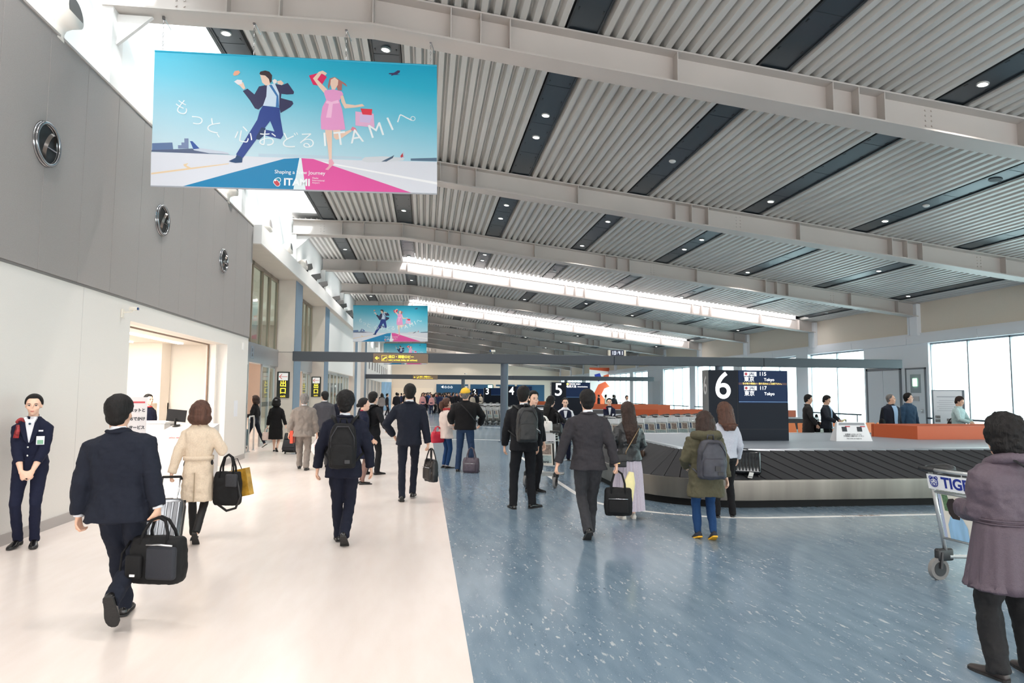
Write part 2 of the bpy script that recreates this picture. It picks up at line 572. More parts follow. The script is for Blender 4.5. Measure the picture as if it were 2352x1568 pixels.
# ---- right wall: windows between grey cladding bays
M_clad = mat('light_grey_cladding', (238, 239, 242), .45)
M_beige = mat('beige_wall', (230, 217, 200), .75, noise=(40, .03))
wr = struct(MB().box(XR, XR + .3, Y0, Y1, 3.98, 6.0).obj('wall_right', M_beige))
y = Y0
while y < Y1:
    MB().box(XR - .12, XR + .1, y + .01, min(y + 3.36, Y1), 3.6, 3.9).obj('cladding_panel', M_clad, wr)
    y += 3.375
MB().box(XR - .05, XR + .25, Y0, Y1, 3.9, 4.0).obj('ledge', M_clad, wr)
struct(MB().box(XR - .05, XR + .25, Y0, Y1, 0, .18).obj('baseboard_right', M_clad))
wins = [(-9.4, -3.9), (-3.6, 1.8), (2.1, 8.9), (9.2, 15.6), (15.9, 22.75), (26.45, 30.55), (31.6, 37.4), (38.5, 44.3), (45.3, 50.8), (54.5, 58.2), (59.2, 66.6), (70, 76), (78, 90)]
solid = [(Y0, -9.4)] + [(a[1], c[0]) for a, c in zip(wins, wins[1:])] + [(90, Y1)]
for a, c in solid:
    p = struct(MB().box(XR - (.02 if c - a > 3 else .1), XR + .3, a, c, .18, 3.6).obj('pillar' if c - a < 2 else 'wall_11', M_clad))
M_mull = mat('window_mullion', (150, 156, 164), .4, .4)
M_rail = mat('dark_rail', (70, 78, 88), .35, .6)
for i, (a, c) in enumerate(wins):
    wn = struct(empty('window_%d' % (10 + i), (XR, a, 0)))
    L = c - a
    n = max(2, round(L / 1.72))
    b = MB()
    for k in range(n + 1):
        b.box(.08, .17, k * L / n - .025, k * L / n + .025, .18, 3.6)
    b.box(.08, .17, 0, L, .18, .25).box(.08, .17, 0, L, 3.54, 3.6)
    b.obj('window_frame', M_mull, wn)
    for k in range(n):
        MB().box(.12, .13, k * L / n + .03, (k + 1) * L / n - .03, .25, 3.54).obj('pane', M_glass, wn)
    MB().box(-.22, -.16, .05, L - .05, .8, .86).box(-.2, -.18, .3, .34, 0, .8).box(-.2, -.18, L / 2, L / 2 + .04, 0, .8).box(-.2, -.18, L - .34, L - .3, 0, .8).obj('guard_rail', M_rail, wn)
# doors in the grey bay
M_door = mat('grey_steel_door', (224, 226, 229), .45)
d = struct(empty('door_50', (XR, 24.3, 0)))
MB().box(-.06, -.02, -.1, 0, 0, 2.75).box(-.06, -.02, 1.9, 2.0, 0, 2.75).box(-.06, -.02, -.1, 2.0, 2.65, 2.75).obj('door_frame', mat('door_frame_grey', (120, 124, 130), .4, .3), d)
MB().box(-.05, -.022, 0, .94, 0, 2.64).obj('door_leaf', M_door, d)
MB().box(-.05, -.022, .96, 1.9, 0, 2.64).obj('door_leaf', M_door, d)
d = struct(empty('door_51', (XR, 22.95, 0)))
MB().box(-.06, -.02, -.06, 0, 0, 2.7).box(-.06, -.02, .95, 1.01, 0, 2.7).box(-.06, -.02, -.06, 1.01, 2.64, 2.7).obj('door_frame', mat('door_frame_grey', (120, 124, 130)), d)
MB().box(-.045, -.022, 0, .95, 0, 2.64).obj('door_leaf', M_door, d)
MB().box(-.05, -.044, .2, .75, 1.75, 2.45).obj('door_window', mat('door_glass', (150, 160, 165), .1), d)
MB().bbox(-.1, -.05, .38, .58, 2.0, 2.3, .01, n=1).obj('green_exit_light', mat('green_lamp', (190, 255, 205), .4, emit=2.2), d)
MB().box(-.1, -.046, .1, .16, 1.0, 1.15).tube([(-.1, .12, 1.08), (-.12, .12, 1.08), (-.12, .3, 1.08)], .012).obj('door_handle', M_alu, d)
MB().box(-.07, -.046, .3, .62, 1.45, 1.62).obj('closer_box', M_alu, d)
d = struct(empty('door_52', (XR, 51.3, 0)))
MB().box(-.06, -.02, 0, 1.9, 0, 2.7).obj('door_leaf', M_door, d)
for k in range(-1, 13):
    yc = 9.77 + 6.75 * k
    c = struct(MB().box(XR - .17, XR + .05, yc - .19, yc + .19, 3.9, 5.1).obj('column', M_clad))
    MB().cyl((XR - .07, yc + .34, 3.95), (XR - .07, yc + .34, 5.2), .07, 12).obj('downpipe', M_clad, c)

# ---- far wall
M_teal = mat('teal_belt', (20, 76, 110), .5)
wb = struct(MB().box(-5, 19, Y1, Y1 + .3, 0, 8).obj('wall_back', M_beige))
for k, (a, c) in enumerate(((1.6, 5.9), (6.2, 9.3), (9.7, 12.3), (12.6, 16.4))):
    MB().box(a, c, Y1 - .12, Y1, .0, 2.85).obj('teal_panel', M_teal, wb)
MB().box(-4.3, 1.2, Y1 - .1, Y1, 0, 2.3).obj('pale_panel', mat('pale_recess', (240, 226, 206), .6), wb)  # plain pale panel against the far wall
for x in (5.0, 9.4):
    MB().box(x, x + .8, Y1 - .35, Y1 - .12, 0, 2.6).obj('pier', M_beige, wb)
text('◀ ⌂ ⌂ ⌂', .4, mat('lit_white', (255, 255, 255), emit=1.5), wb, (3.0, Y1 - .14, 2.45))
MB().box(8.6, 9.2, Y1 - .2, Y1 - .12, 2.4, 2.75).obj('green_exit_light', mat('green_lamp', (190, 255, 205)), wb)

struct(MB().box(-4.75, 18.9, Y0 - .3, Y0 - .02, 3.6, 8).obj('wall_light_block', M_beige))  # unseen upper end wall, added to cut daylight on the near ceiling

# ---- outside
struct(MB().box(18.9, 160, -60, 160, -.6, -.4).obj('ground', mat('apron_concrete', (200, 202, 204), .8, noise=(.1, .05))))
o = MB().bbox(-12, 12, -1.7, 1.7, 1.2, 4.4, 1.5, n=4).prism([(9.5, -.15, 4.2), (12.5, -.15, 4.2), (13.2, -.15, 9.0), (11.8, -.15, 9.0)], (0, .3, 0)).prism([(-2.5, -9, 2.2), (1.5, -9, 2.2), (2.5, 9, 2.2), (-1.5, 9, 2.2)], (0, 0, .3)).cyl((-9, 0, -.4), (-9, 0, 1.4), .3, 10).cyl((1, 2, -.4), (1, 2, 1.4), .3, 10).cyl((1, -2, -.4), (1, -2, 1.4), .3, 10).obj('airliner', mat('white_aircraft', (225, 228, 232), .4))
o.location = (66, 62, 0)
tag(o, 'pale airliner parked on the apron outside the window wall', 'aircraft')

# ================================================================ roof
M_deck = mat('galvanised_deck', (204, 202, 198), .42, .2, noise=(2.5, .08, (1, .15, 1)))
M_strip = mat('dark_soffit_panel', (66, 76, 84), .3, .5)
M_stripe = mat('soffit_edge', (52, 58, 62), .4, .4)
M_beam = mat('beam_paint', (192, 184, 178), .45, noise=(1.2, .03))
strips = [-3.56] + [-1.0 + 3.03 * k for k in range(7)]
SW = .5
ceil = struct(empty('ceiling'))
def sheet_mesh(width, L):
    n = max(1, round(width / .1955))
    p = width / n
    b = MB()
    prof = []
    for i in range(n):
        for fx, z in ((0, .1), (.12, .1), (.36, 0), (.82, 0)):
            prof.append(((i + fx) * p, z))
    prof.append((width, .1))
    b.loft([[(x, 0, z) for x, z in prof], [(x, L, z) for x, z in prof]], cap=False, close=False)
    return b
SLOPE = math.atan(.1205)
meshes = {}
slots = {2, 4}          # the bays that end in a glazed roof slot
SLOT = .85
for bay in range(-3, 12):
    ya = 9.77 + 6.75 * bay + .02
    yb = ya + 6.71
    if bay == -3:
        ya = Y0
    edges = strips + [XR]
    spans = []
    if bay >= 2:
        spans.append((-4.5, strips[0]))
    for i in range(len(strips)):
        a = strips[i] + SW
        c = strips[i + 1] if i + 1 < len(strips) else XR
        if a < -.83 < c and abs(a + .83) > .35:
            spans += [(a, -.83), (-.83, c)]
        else:
            spans.append((a, c))
    for a, c in spans:
        L = yb - ya - (SLOT if bay in slots and a > -2.7 and c < 17.6 else 0)
        key = (round(c - a, 2), round(L, 2))
        if key not in meshes:
            o = sheet_mesh((c - a) * (1 / math.cos(SLOPE) if a > -.9 else 1), L).obj('corrugated_sheet', M_deck, ceil)
            meshes[key] = o.data
        else:
            o = bpy.data.objects.new('corrugated_sheet', meshes[key])
            COL.objects.link(o)
            o.parent = ceil
        o.location = (a, ya, deckz(a))
        if a > -.9:
            o.rotation_euler = (0, SLOPE, 0)
    for s in strips:
        L = yb - ya - (SLOT if bay in slots and -2.7 < s < 17.4 else 0)
        key = ('s', s > -.9, round(L, 2))
        if key not in meshes:
            b = MB().box(.03, SW - .03, 0, L, .02, .04)
            for q in range(1, 4):
                b.box(.03, SW - .03, L * q / 4 - .004, L * q / 4 + .004, .016, .02, 1)
            b.box(0, .03, 0, L, -.005, .1, 1).box(SW - .03, SW, 0, L, -.005, .1, 1)
            for q in range(1, 9):
                for xx in (.06, SW - .08):
                    b.box(xx, xx + .02, L * q / 9, L * q / 9 + .07, .012, .02, 1)
            b.cyl((.25, L * .13, .0), (.25, L * .13, .02), .03, 8, 1)
            o = b.obj('soffit_panel', [M_strip, M_stripe], ceil)
            meshes[key] = o.data
        else:
            o = bpy.data.objects.new('soffit_panel', meshes[key])
            COL.objects.link(o)
            o.parent = ceil
        o.location = (s, ya, deckz(s))
        if s > -.9:
            o.rotation_euler = (0, SLOPE, 0)
# unseen roof slab added to block light, open over the skylight and slots
def slab(b, x0, x1, y0, y1):
    b.loft([[(x0, y0, deckz(x0) + .25), (x1, y0, deckz(x1) + .25), (x1, y0, deckz(x1) + .4), (x0, y0, deckz(x0) + .4)], [(x0, y1, deckz(x0) + .25), (x1, y1, deckz(x1) + .25), (x1, y1, deckz(x1) + .4), (x0, y1, deckz(x0) + .4)]])
b = MB()
ys = [Y0, 9.77 + 6.75 * 3 - SLOT - .02, 9.77 + 6.75 * 3 - .04, 9.77 + 6.75 * 5 - SLOT - .02, 9.77 + 6.75 * 5 - .04, Y1]
for i in range(5):
    segs = [(-3.55, -.83), (-.83, XR + .3)] if i % 2 == 0 else [(-3.55, -2.6), (17.5, XR + .3)]
    for x0, x1 in segs:
        slab(b, x0, x1, ys[i], ys[i + 1])
b.box(-4.75, -3.55, 23.25, Y1, 7.7, 7.85)
struct(b.obj('roof', mat('roof_skin', (170, 170, 170), .8)))
gl = struct(empty('window_40'))
for k in range(11):
    yk = Y0 + k * 3.04
    if yk < 23:
        MB().box(-4.56, -3.5, yk, min(yk + 3.0, 23.2), 7.86, 7.875).obj('pane', glass('fritted_skylight_glass', (226, 230, 232)), gl)
        MB().box(-4.56, -3.5, yk - .03, yk + .03, 7.8, 7.9).obj('glazing_bar', M_white, gl)
struct(MB().box(-3.58, -3.5, Y0, 23.25, 7.45, 7.9).obj('trim_9', M_stripe))
for q, yk in ((41, ys[1]), (42, ys[3])):
    g2 = struct(empty('window_%d' % q))
    for k in range(8):
        if k == 0:
            cb = MB()
            for xa, xb in ((-2.6, -.83), (-.83, 17.5)):
                cb.loft([[(x_, yk + SLOT - .03, deckz(x_) - .02), (x_, yk + SLOT + .02, deckz(x_) - .02), (x_, yk + SLOT + .02, deckz(x_) + .42), (x_, yk + SLOT - .03, deckz(x_) + .42)] for x_ in (xa, xb)])
            cb.obj('skylight_curb', M_clere, g2)
        x0, x1 = -2.6 + k * 2.51, -2.6 + (k + 1) * 2.51 - .06
        z0, z1 = deckz(x0) + .16, deckz(x1) + .16
        MB().loft([[(x0, yk, z0), (x1, yk, z1), (x1, yk, z1 + .02), (x0, yk, z0 + .02)], [(x0, yk + SLOT, z0), (x1, yk + SLOT, z1), (x1, yk + SLOT, z1 + .02), (x0, yk + SLOT, z0 + .02)]]).obj('pane', glass('clear_skylight', (250, 250, 252)), g2)
# steel beams
def beamz(x):
    return 6.93 - max(0, x + .83) * .1205
stiff = [-2.86, -2.14, -.83] + [q + d for q in (.3, 6.32, 12.34) for d in (0, .44, .88)] + [3.77, 9.72, 15.7, 17.6]
bm = None
for k in range(-2, 13):
    yc = 9.77 + 6.75 * k
    if bm is None:
        def prof(x, y0, y1, z0, z1):
            return [(x, y0, beamz(x) + z0), (x, y1, beamz(x) + z0), (x, y1, beamz(x) + z1), (x, y0, beamz(x) + z1)]
        b = MB()
        b2 = MB()
        for x0, x1 in ((-4.5, -.83), (-.83, XR - .1)):
            b2.loft([prof(x0, -.21, .21, 0, .028), prof(x1, -.21, .21, 0, .028)])
            b2.loft([prof(x0, -.012, .012, .028, .54), prof(x1, -.012, .012, .028, .54)])
            b2.loft([prof(x0, .012, .21, .49, .515), prof(x1, .012, .21, .49, .515)])
        bm2 = b2.obj('ceiling_beam', M_beam).data
        bpy.data.objects.remove(bpy.data.objects['ceiling_beam'])
        for x0, x1 in ((-4.5, -.83), (-.83, XR - .1)):
            b.loft([prof(x0, -.21, .21, 0, .028), prof(x1, -.21, .21, 0, .028)])
            b.loft([prof(x0, -.012, .012, .028, .49), prof(x1, -.012, .012, .028, .49)])
            b.loft([prof(x0, -.21, .21, .49, .515), prof(x1, -.21, .21, .49, .515)])
        for xx in (-3.6, 8.05, 15.0):
            for r_ in range(2):
                for c_ in range(5):
                    b.cyl((xx + r_ * .11, -.03, beamz(xx) + .08 + c_ * .085), (xx + r_ * .11, -.012, beamz(xx) + .08 + c_ * .085), .017, 6)
        o = b.obj('ceiling_beam', M_beam)
        bm = o.data
        sm = MB().box(-.007, .007, -.2, -.012, .028, .49).box(-.007, .007, .012, .2, .028, .49).obj('stiffener', M_beam, o).data
        bpy.data.objects.remove(bpy.data.objects['stiffener'])
    else:
        o = bpy.data.objects.new('ceiling_beam', bm2 if k in (3, 5) else bm)
        COL.objects.link(o)
    o.location = (0, yc, 0)
    struct(o)
    for x in stiff:
        s_ = bpy.data.objects.new('stiffener', sm)
        COL.objects.link(s_)
        s_.parent = o
        s_.location = (x, 0, beamz(x))
# downlights in the soffit strips
lamp_m = mat('downlight_lamp', (255, 252, 245), .4, emit=6)
ring_m = mat('downlight_ring', (190, 190, 188), .4)
dl = MB().tube([(0, 0, .02), (0, 0, -.012)], [.085, .085], 16, 0).disc((0, 0, -.013), (0, 0, 1), .066, 16, 1).obj('downlight', [ring_m, lamp_m]).data
bpy.data.objects.remove(bpy.data.objects['downlight'])
det = MB().tube([(0, 0, .02), (0, 0, -.01), (0, 0, -.03)], [.075, .075, .05], 14).obj('smoke_detector', mat('detector_white', (215, 215, 212), .5)).data
bpy.data.objects.remove(bpy.data.objects['smoke_detector'])
spk = MB().cyl((0, 0, .02), (0, 0, -.006), .12, 18).obj('ceiling_speaker', mat('speaker_grille', (70, 78, 82), .6)).data
bpy.data.objects.remove(bpy.data.objects['ceiling_speaker'])
LAMP = bpy.data.lights.new('downlight_beam', 'SPOT')
LAMP.energy, LAMP.spot_size, LAMP.spot_blend, LAMP.shadow_soft_size, LAMP.color = 235, R(130), .6, .08, (1, .94, .89)
random.seed(3)
def ceil_item(kind, s, y):
    x = s + .25
    o = bpy.data.objects.new(kind, {'downlight': dl, 'smoke_detector': det, 'ceiling_speaker': spk}[kind])
    COL.objects.link(o)
    o.location = (x, y, deckz(x) + .012)
    o.rotation_euler = (0, SLOPE if x > -.83 else 0, 0)
    if kind == 'downlight':
        if s < 16:
            l = bpy.data.objects.new('downlight_beam', LAMP)
            l.location = (x, y, deckz(x) - .03)
            COL.objects.link(l)
        tag(o, 'small round downlight set in a dark strip of the corrugated ceiling', 'downlight', 'ceiling downlights')
    elif kind == 'smoke_detector':
        tag(o, 'small white smoke detector on a dark strip of the ceiling', 'detector', 'ceiling smoke detectors')
    else:
        tag(o, 'round dark speaker grille set in a ceiling strip', 'speaker', 'ceiling speakers')
for bay in range(-2, 12):
    yb_ = 9.77 + 6.75 * bay
    for i, s in enumerate(strips):
        if bay % 2 == 0:
            ll = {2: (2.94, 4.09), 1: (1.5, 5.6), 0: (1.35, 4.6)}.get(i, (5.5,) if i in (4, 5) else ())
        else:
            ll = {2: (2.6, 4.1), 3: (2.6, 5.9), 4: (2.9, 4.3), 5: (6.0,), 0: (1.6, 3.0), 1: (5.0,), 6: (3.2,), 7: (5.8,)}.get(i, ())
        if bay == -1:
            ll = {0: (1.2, 3.4), 1: (2.0,), 2: (1.4, 3.6), 4: (1.8, 5.9), 5: (5.9,)}.get(i, ())
        for d_ in ll:
            ceil_item('downlight', s, yb_ + d_)
        if bay % 2 == 0 and i in (3, 5, 7):
            ceil_item('smoke_detector', s, yb_ + 4.1)
        if bay % 3 == 0 and i in (1, 5):
            ceil_item('ceiling_speaker', s, yb_ + 2.2)

for x in (-1.5, 5, 11.5):  # added fill lights that brighten the far wall, no fixtures there
    l = bpy.data.lights.new('far_wall_fill', 'AREA')
    l.size, l.energy, l.color = 2.5, 150, (1, .94, .88)
    lo = bpy.data.objects.new('far_wall_fill', l)
    lo.location, lo.rotation_euler = (x, 82, deckz(x) - .6), (R(70), 0, 0)
    COL.objects.link(lo)
# ================================================================ people
FOLD = bpy.data.textures.new('cloth_folds', 'CLOUDS')
FOLD.noise_scale = .085
FOLD.noise_depth = 2
TUFT = bpy.data.textures.new('hair_tufts', 'CLOUDS')
TUFT.noise_scale = .03
TUFT.noise_depth = 3
def organic(o, vox, disp=0, tex=None, smooth=3):
    """merge the overlapping closed tubes of a mesh into one continuous surface"""
    m = o.modifiers.new('r', 'REMESH')
    m.mode = 'VOXEL'
    m.voxel_size = vox
    m.use_smooth_shade = True
    if smooth:
        s = o.modifiers.new('s', 'SMOOTH')
        s.factor = .5
        s.iterations = smooth
    if disp:
        d = o.modifiers.new('d', 'DISPLACE')
        d.texture = tex or FOLD
        d.texture_coords = 'GLOBAL'
        d.strength = disp * (2.1 if tex in (None, FOLD) else .8)
        d.mid_level = .5
    return o
def bake_text():
    dg = bpy.context.evaluated_depsgraph_get()
    todo = [o for o in SC.objects if o.type == 'FONT']
    new = [(o, bpy.data.meshes.new_from_object(o.evaluated_get(dg), depsgraph=dg)) for o in todo]
    for o, me in new:
        n = bpy.data.objects.new('lettering', me)
        n.parent = o.parent
        n.location, n.rotation_euler, n.scale = o.location, o.rotation_euler, o.scale
        bpy.data.objects.remove(o)
        COL.objects.link(n)
def bake_all():
    dg = bpy.context.evaluated_depsgraph_get()
    todo = [o for o in SC.objects if o.type == 'MESH' and o.modifiers]
    new = [(o, bpy.data.meshes.new_from_object(o.evaluated_get(dg), depsgraph=dg)) for o in todo]
    for o, me in new:
        o.modifiers.clear()
        o.data = me

def ik(S, T, a, b, pole):
    S, T, pole = V(S), V(T), V(pole)
    d = T - S
    L = d.length
    if L > (a + b) * .998:
        T = S + d * ((a + b) * .998 / L)
        d = T - S
        L = d.length
    x = d.normalized()
    h = (a * a - b * b + L * L) / (2 * L)
    r = math.sqrt(max(a * a - h * h, 1e-8))
    p = pole - x * pole.dot(x)
    p = p.normalized() if p.length > 1e-5 else x.orthogonal()
    return S + x * h + p * r, T
def sup(cx, cy, z, hx, hy, n=28, e=2.4):
    out = []
    for k in range(n):
        a = 2 * PI * k / n
        c, s_ = math.cos(a), math.sin(a)
        out.append(V((cx + hx * math.copysign(abs(c) ** (2 / e), c), cy + hy * math.copysign(abs(s_) ** (2 / e), s_), z)))
    return out
def hand(b, W, d, n, k, curl, side):
    """five-fingered hand at wrist W; d along the hand, n out of the back of the hand; side +1 right, -1 left"""
    d = V(d).normalized()
    n = V(n)
    n = (n - d * n.dot(d)).normalized()
    t = d.cross(n) * side            # towards the thumb
    P = lambda u, v, q: W + d * (u * k) + t * (v * k) + n * (q * k)
    rings = []
    for u, hw, th in ((-.02, .026, .02), (.02, .032, .017), (.055, .04, .015), (.088, .041, .013)):
        rings.append([P(u, hw * math.cos(2 * PI * i / 12), th * math.sin(2 * PI * i / 12)) for i in range(12)])
    b.loft(rings)
    for i, (v, L) in enumerate(((.030, .072), (.010, .082), (-.011, .076), (-.031, .06))):
        pt = P(.082, v, 0)
        path = [P(.06, v, 0), pt]
        a = 0
        for j, f in enumerate((.42, .33, .25)):
            a += curl * (.9, 1.1, .8)[j]
            pt = pt + (d * math.cos(a) - n * math.sin(a)) * (L * f * k)
            path.append(pt)
        b.tube(path, [.0095 * k, .0095 * k, .0088 * k, .008 * k, .0062 * k], 8)
    a = .5 + curl * .25
    p0 = P(.018, .026, -.004)
    p1 = p0 + (d * .72 + t * .62 - n * .2).normalized() * .038 * k
    p2 = p1 + (d * math.cos(a * .6) + t * .22 - n * math.sin(a)).normalized() * .03 * k
    p3 = p2 + (d * math.cos(a) - n * math.sin(a) * 1.1 - t * .1).normalized() * .024 * k
    b.tube([p0, p1, p2, p3], [.014 * k, .0115 * k, .0102 * k, .0075 * k], 8)

SKIN = mat('skin', (222, 176, 150), .5, noise=(60, .04))
SKIN2 = mat('skin_fair', (234, 192, 168), .48, noise=(60, .03))
TIGHTS = mat('sheer_tights', (120, 92, 84), .6)
HAIR = {'black': mat('hair_black', (22, 20, 20), .6, spec=.25, noise=(40, .25, (1, 1, .12)), bump=(130, .7, (1, 1, .08))),
        'brown': mat('hair_dark_brown', (50, 35, 29), .55, spec=.3, noise=(40, .35, (1, 1, .1)), bump=(130, .7, (1, 1, .08))),
        'auburn': mat('hair_brown', (82, 55, 44), .55, spec=.3, noise=(40, .35, (1, 1, .1)), bump=(130, .7, (1, 1, .08))),
        'grey': mat('hair_grey', (112, 108, 106), .6, spec=.3, noise=(50, .4, (1, 1, .12)), bump=(130, .7, (1, 1, .08)))}
LEATHER = mat('black_leather_shoe', (20, 19, 20), .25, bump=(30, .15))
SOLE = mat('shoe_sole', (38, 37, 37), .75, bump=(60, .5))
WHITE = mat('white_shirt', (226, 228, 234), .7, bump=(60, .2))
EYEW = mat('eye_white', (225, 220, 216), .3)
EYEB = mat('eye_dark', (24, 18, 16), .2)
LIP = mat('lips', (188, 112, 104), .45)
BROW = mat('eyebrow', (62, 48, 42), .8)
def cloth(name, col, rough=.85, fine=420):
    return mat(name, col, rough, noise=(90, .08), bump=(fine, .35), spec=.25)

def person(label, x, y, head=0, H=1.7, vox=.014, g=dict(), **kw):
    """heading 0 faces +y (down the hall); measures are fractions of the height H"""
    A = dict(bw=1., lean=0, hyaw=0, hpitch=0, hroll=0, la=(-.165, .015, .455), ra=(.165, .015, .455), lpole=(-.15, -1, 0), rpole=(.15, -1, 0),
             ll=(-.052, 0, .045), rl=(.052, 0, .045), lf=(0, 6), rf=(0, -6), hem=.455, flare=1., top=None, jw=1., sleeve=1.,
             bottom='trousers', bm=None, legw=1., shoe=LEATHER, sole=None, shoetype='shoe', hair='short', hc='black', skin=SKIN, face=False,
             collar=WHITE, lcurl=.5, rcurl=.5, ln=None, rn=None, ld=None, rd=None, skirt=(.29, 1.0), pleats=0, legs=None, coll2=True, cuff=False, fold=.012, grp=None, heel=0, hsc=1., sl=1., side=0)
    A.update(kw)
    A.update(g)
    k = H
    kk = H / 1.7
    bw = A['bw']
    hip = V((0, 0, .52 * k))
    lean = R(A['lean'])
    cl, sl_ = math.cos(lean), math.sin(lean)
    def B(p):                          # lean the trunk forward about the hips
        p = V(p)
        q = p - hip
        if A['side']:
            a_ = R(A['side']) * min(1, max(0, q.z / (.1 * k)))
            q = V((q.x * math.cos(a_) + q.z * math.sin(a_), q.y, q.z * math.cos(a_) - q.x * math.sin(a_)))
            p = q + hip
        f = min(1, max(0, (q.z / k + .06) / .1))
        if f <= 0:
            return p
        c, s_ = math.cos(lean * f), math.sin(lean * f)
        return hip + V((q.x, q.y * c + q.z * s_, q.z * c - q.y * s_))
    root = None
    b = MB()
    # --- skeleton
    fs = .93 if bw < .96 else 1.
    sh = {s: B((s * .108 * k * bw * fs, 0, .797 * k - .004 * k * (fs < 1))) for s in (-1, 1)}
    hp = {s: V((s * .052 * k, 0, .515 * k)) for s in (-1, 1)}
    wr, el, an, kn = {}, {}, {}, {}
    for s, w_, p_ in ((-1, 'la', 'lpole'), (1, 'ra', 'rpole')):
        el[s], wr[s] = ik(sh[s], V(A[w_]) * k, .172 * k, .152 * k, A[p_])
    for s, w_ in ((-1, 'll'), (1, 'rl')):
        t = V(A[w_]) * k
        kn[s], an[s] = ik(hp[s], t, .242 * k, .238 * k, (s * .08, 1, 0))
    # --- head
    hcen = B((0, .012 * k, .9235 * k))
    Hm = M4.Translation(hcen) @ M4.Rotation(R(A['hyaw']), 4, 'Z') @ M4.Rotation(R(A['hpitch']), 4, 'X') @ M4.Rotation(R(A['hroll']), 4, 'Y')
    hs = A['hsc'] * 1.06 * (H / 1.7) ** .4
    def hd(p):
        return Hm @ (V(p) * hs)
    def hell(bb, c, r, nu=18, nv=12, mi=0):
        bb.ell(c, r, nu, nv, mi, T=Hm @ M4.Scale(hs, 4))
    hell(b, (0, -.012, .028), (.074, .093, .084))
    fem = .91 if bw < .96 else 1.
    hell(b, (0, .018, -.035), (.0575 * fem, .068, .074 * fem))
    hell(b, (0, .052, -.082 * fem ** .6), (.03 * fem, .03, .028))
    hell(b, (0, .07, .022), (.05, .018, .016))
    b.tube([hd((0, .083, .022)), hd((0, .098, -.012)), hd((0, .092, -.022))], [.007, .0115 * fem, .007], 8)
    hell(b, (0, .084, -.058), (.022, .008, .011))
    for s in (-1, 1):
        hell(b, (s * .073, -.008, -.005), (.009 * fem, .018 * fem, .03 * fem), 10, 8)
        hell(b, (s * .042, .054, -.022), (.02, .022, .02), 10, 8)
    nb = B((0, -.004 * k, .825 * k))
    b.tube([nb - V((0, 0, .03 * k)), nb, hd((0, -.012, -.065)), hd((0, -.008, .0))], [.036 * kk * 1.7 * bw * fs, .034 * kk * 1.7 * bw ** .5 * fs * fs, .054 * hs * bw ** .5 * fs, .05], 16)
    # --- trunk, arms, legs under the clothes
    b.loft([sup(0, 0, z * k, w_ * k, d_ * k, 20) for z, w_, d_ in ((.47, .075, .055), (.54, .08, .06))] +
           [[B(p) for p in sup(0, 0, z * k, w_ * k * bw, d_ * k, 20)] for z, w_, d_ in ((.61, .068, .05), (.7, .08, .056), (.78, .095, .05), (.815, .07, .04), (.84, .03, .03))])
    for s in (-1, 1):
        c = A['lcurl'] if s < 0 else A['rcurl']
        b.tube([sh[s], (sh[s] + el[s]) / 2, el[s], el[s].lerp(wr[s], .4), wr[s]], [.022 * k * bw, .025 * k, .0225 * k, .023 * k, .0145 * k * (bw if bw < 1 else 1)], 12)
        dd = A['ld'] if s < 0 else A['rd']
        nn = A['ln'] if s < 0 else A['rn']
        hand(b, wr[s], dd or (wr[s] - el[s]), nn or (s, .15, 0), kk * (.93 if bw < .95 else 1), c, s)
        b.tube([hp[s], hp[s].lerp(kn[s], .5), kn[s], kn[s].lerp(an[s], .32), an[s].lerp(kn[s], .12), an[s] - V((0, 0, .012 * k))], [.034 * k, .030 * k, .0225 * k, .0235 * k, .0155 * k, .018 * k], 12)
    mats = [A['skin']]
    root = b.obj('person', mats, smooth=True)
    organic(root, min(vox, .0105) if A['face'] or vox < .01 else vox, smooth=2)
    if vox >= .012 and not A['face']:
        root.modifiers['s'].iterations = 1
    tag(root, label, 'person', A['grp'])
    root.location = (x, y, 0)
    root.rotation_euler = (0, 0, R(head))
    # --- face
    if A['face']:
        for s in (-1, 1):
            e = MB()
            hell(e, (s * .031, .0755, .003), (.0135, .0075, .0065), 12, 8)
            hell(e, (s * .031, .0815, .003), (.0062, .003, .0058), 10, 6, 1)
            e.obj('eye', [EYEW, EYEB], root, True)
            e = MB().tube([hd((s * .016, .087, .021)), hd((s * .032, .087, .027)), hd((s * .05, .076, .021))], [.0028, .0034, .0018], 6)
            e.obj('eyebrow', BROW, root, True)
            e = MB().tube([hd((s * .0165, .0815, .0065)), hd((s * .031, .0855, .0115)), hd((s * .047, .075, .005))], [.0013, .0024, .0014], 6)
            e.obj('eyelid', EYEB, root, True)
        e = MB()
        e.tube([hd((-.02 * fem, .084, -.056)), hd((-.01, .0915, -.0535)), hd((0, .0925, -.055)), hd((.01, .0915, -.0535)), hd((.02 * fem, .084, -.056))], [.0015, .0032, .0034, .0032, .0015], 6)
        e.tube([hd((-.016, .085, -.059)), hd((0, .0925, -.0625)), hd((.016, .085, -.059))], [.0015, .0042, .0015], 6)
        e.obj('lips', LIP, root, True)
    # --- hair
    h = MB()
    ht = A['hair']
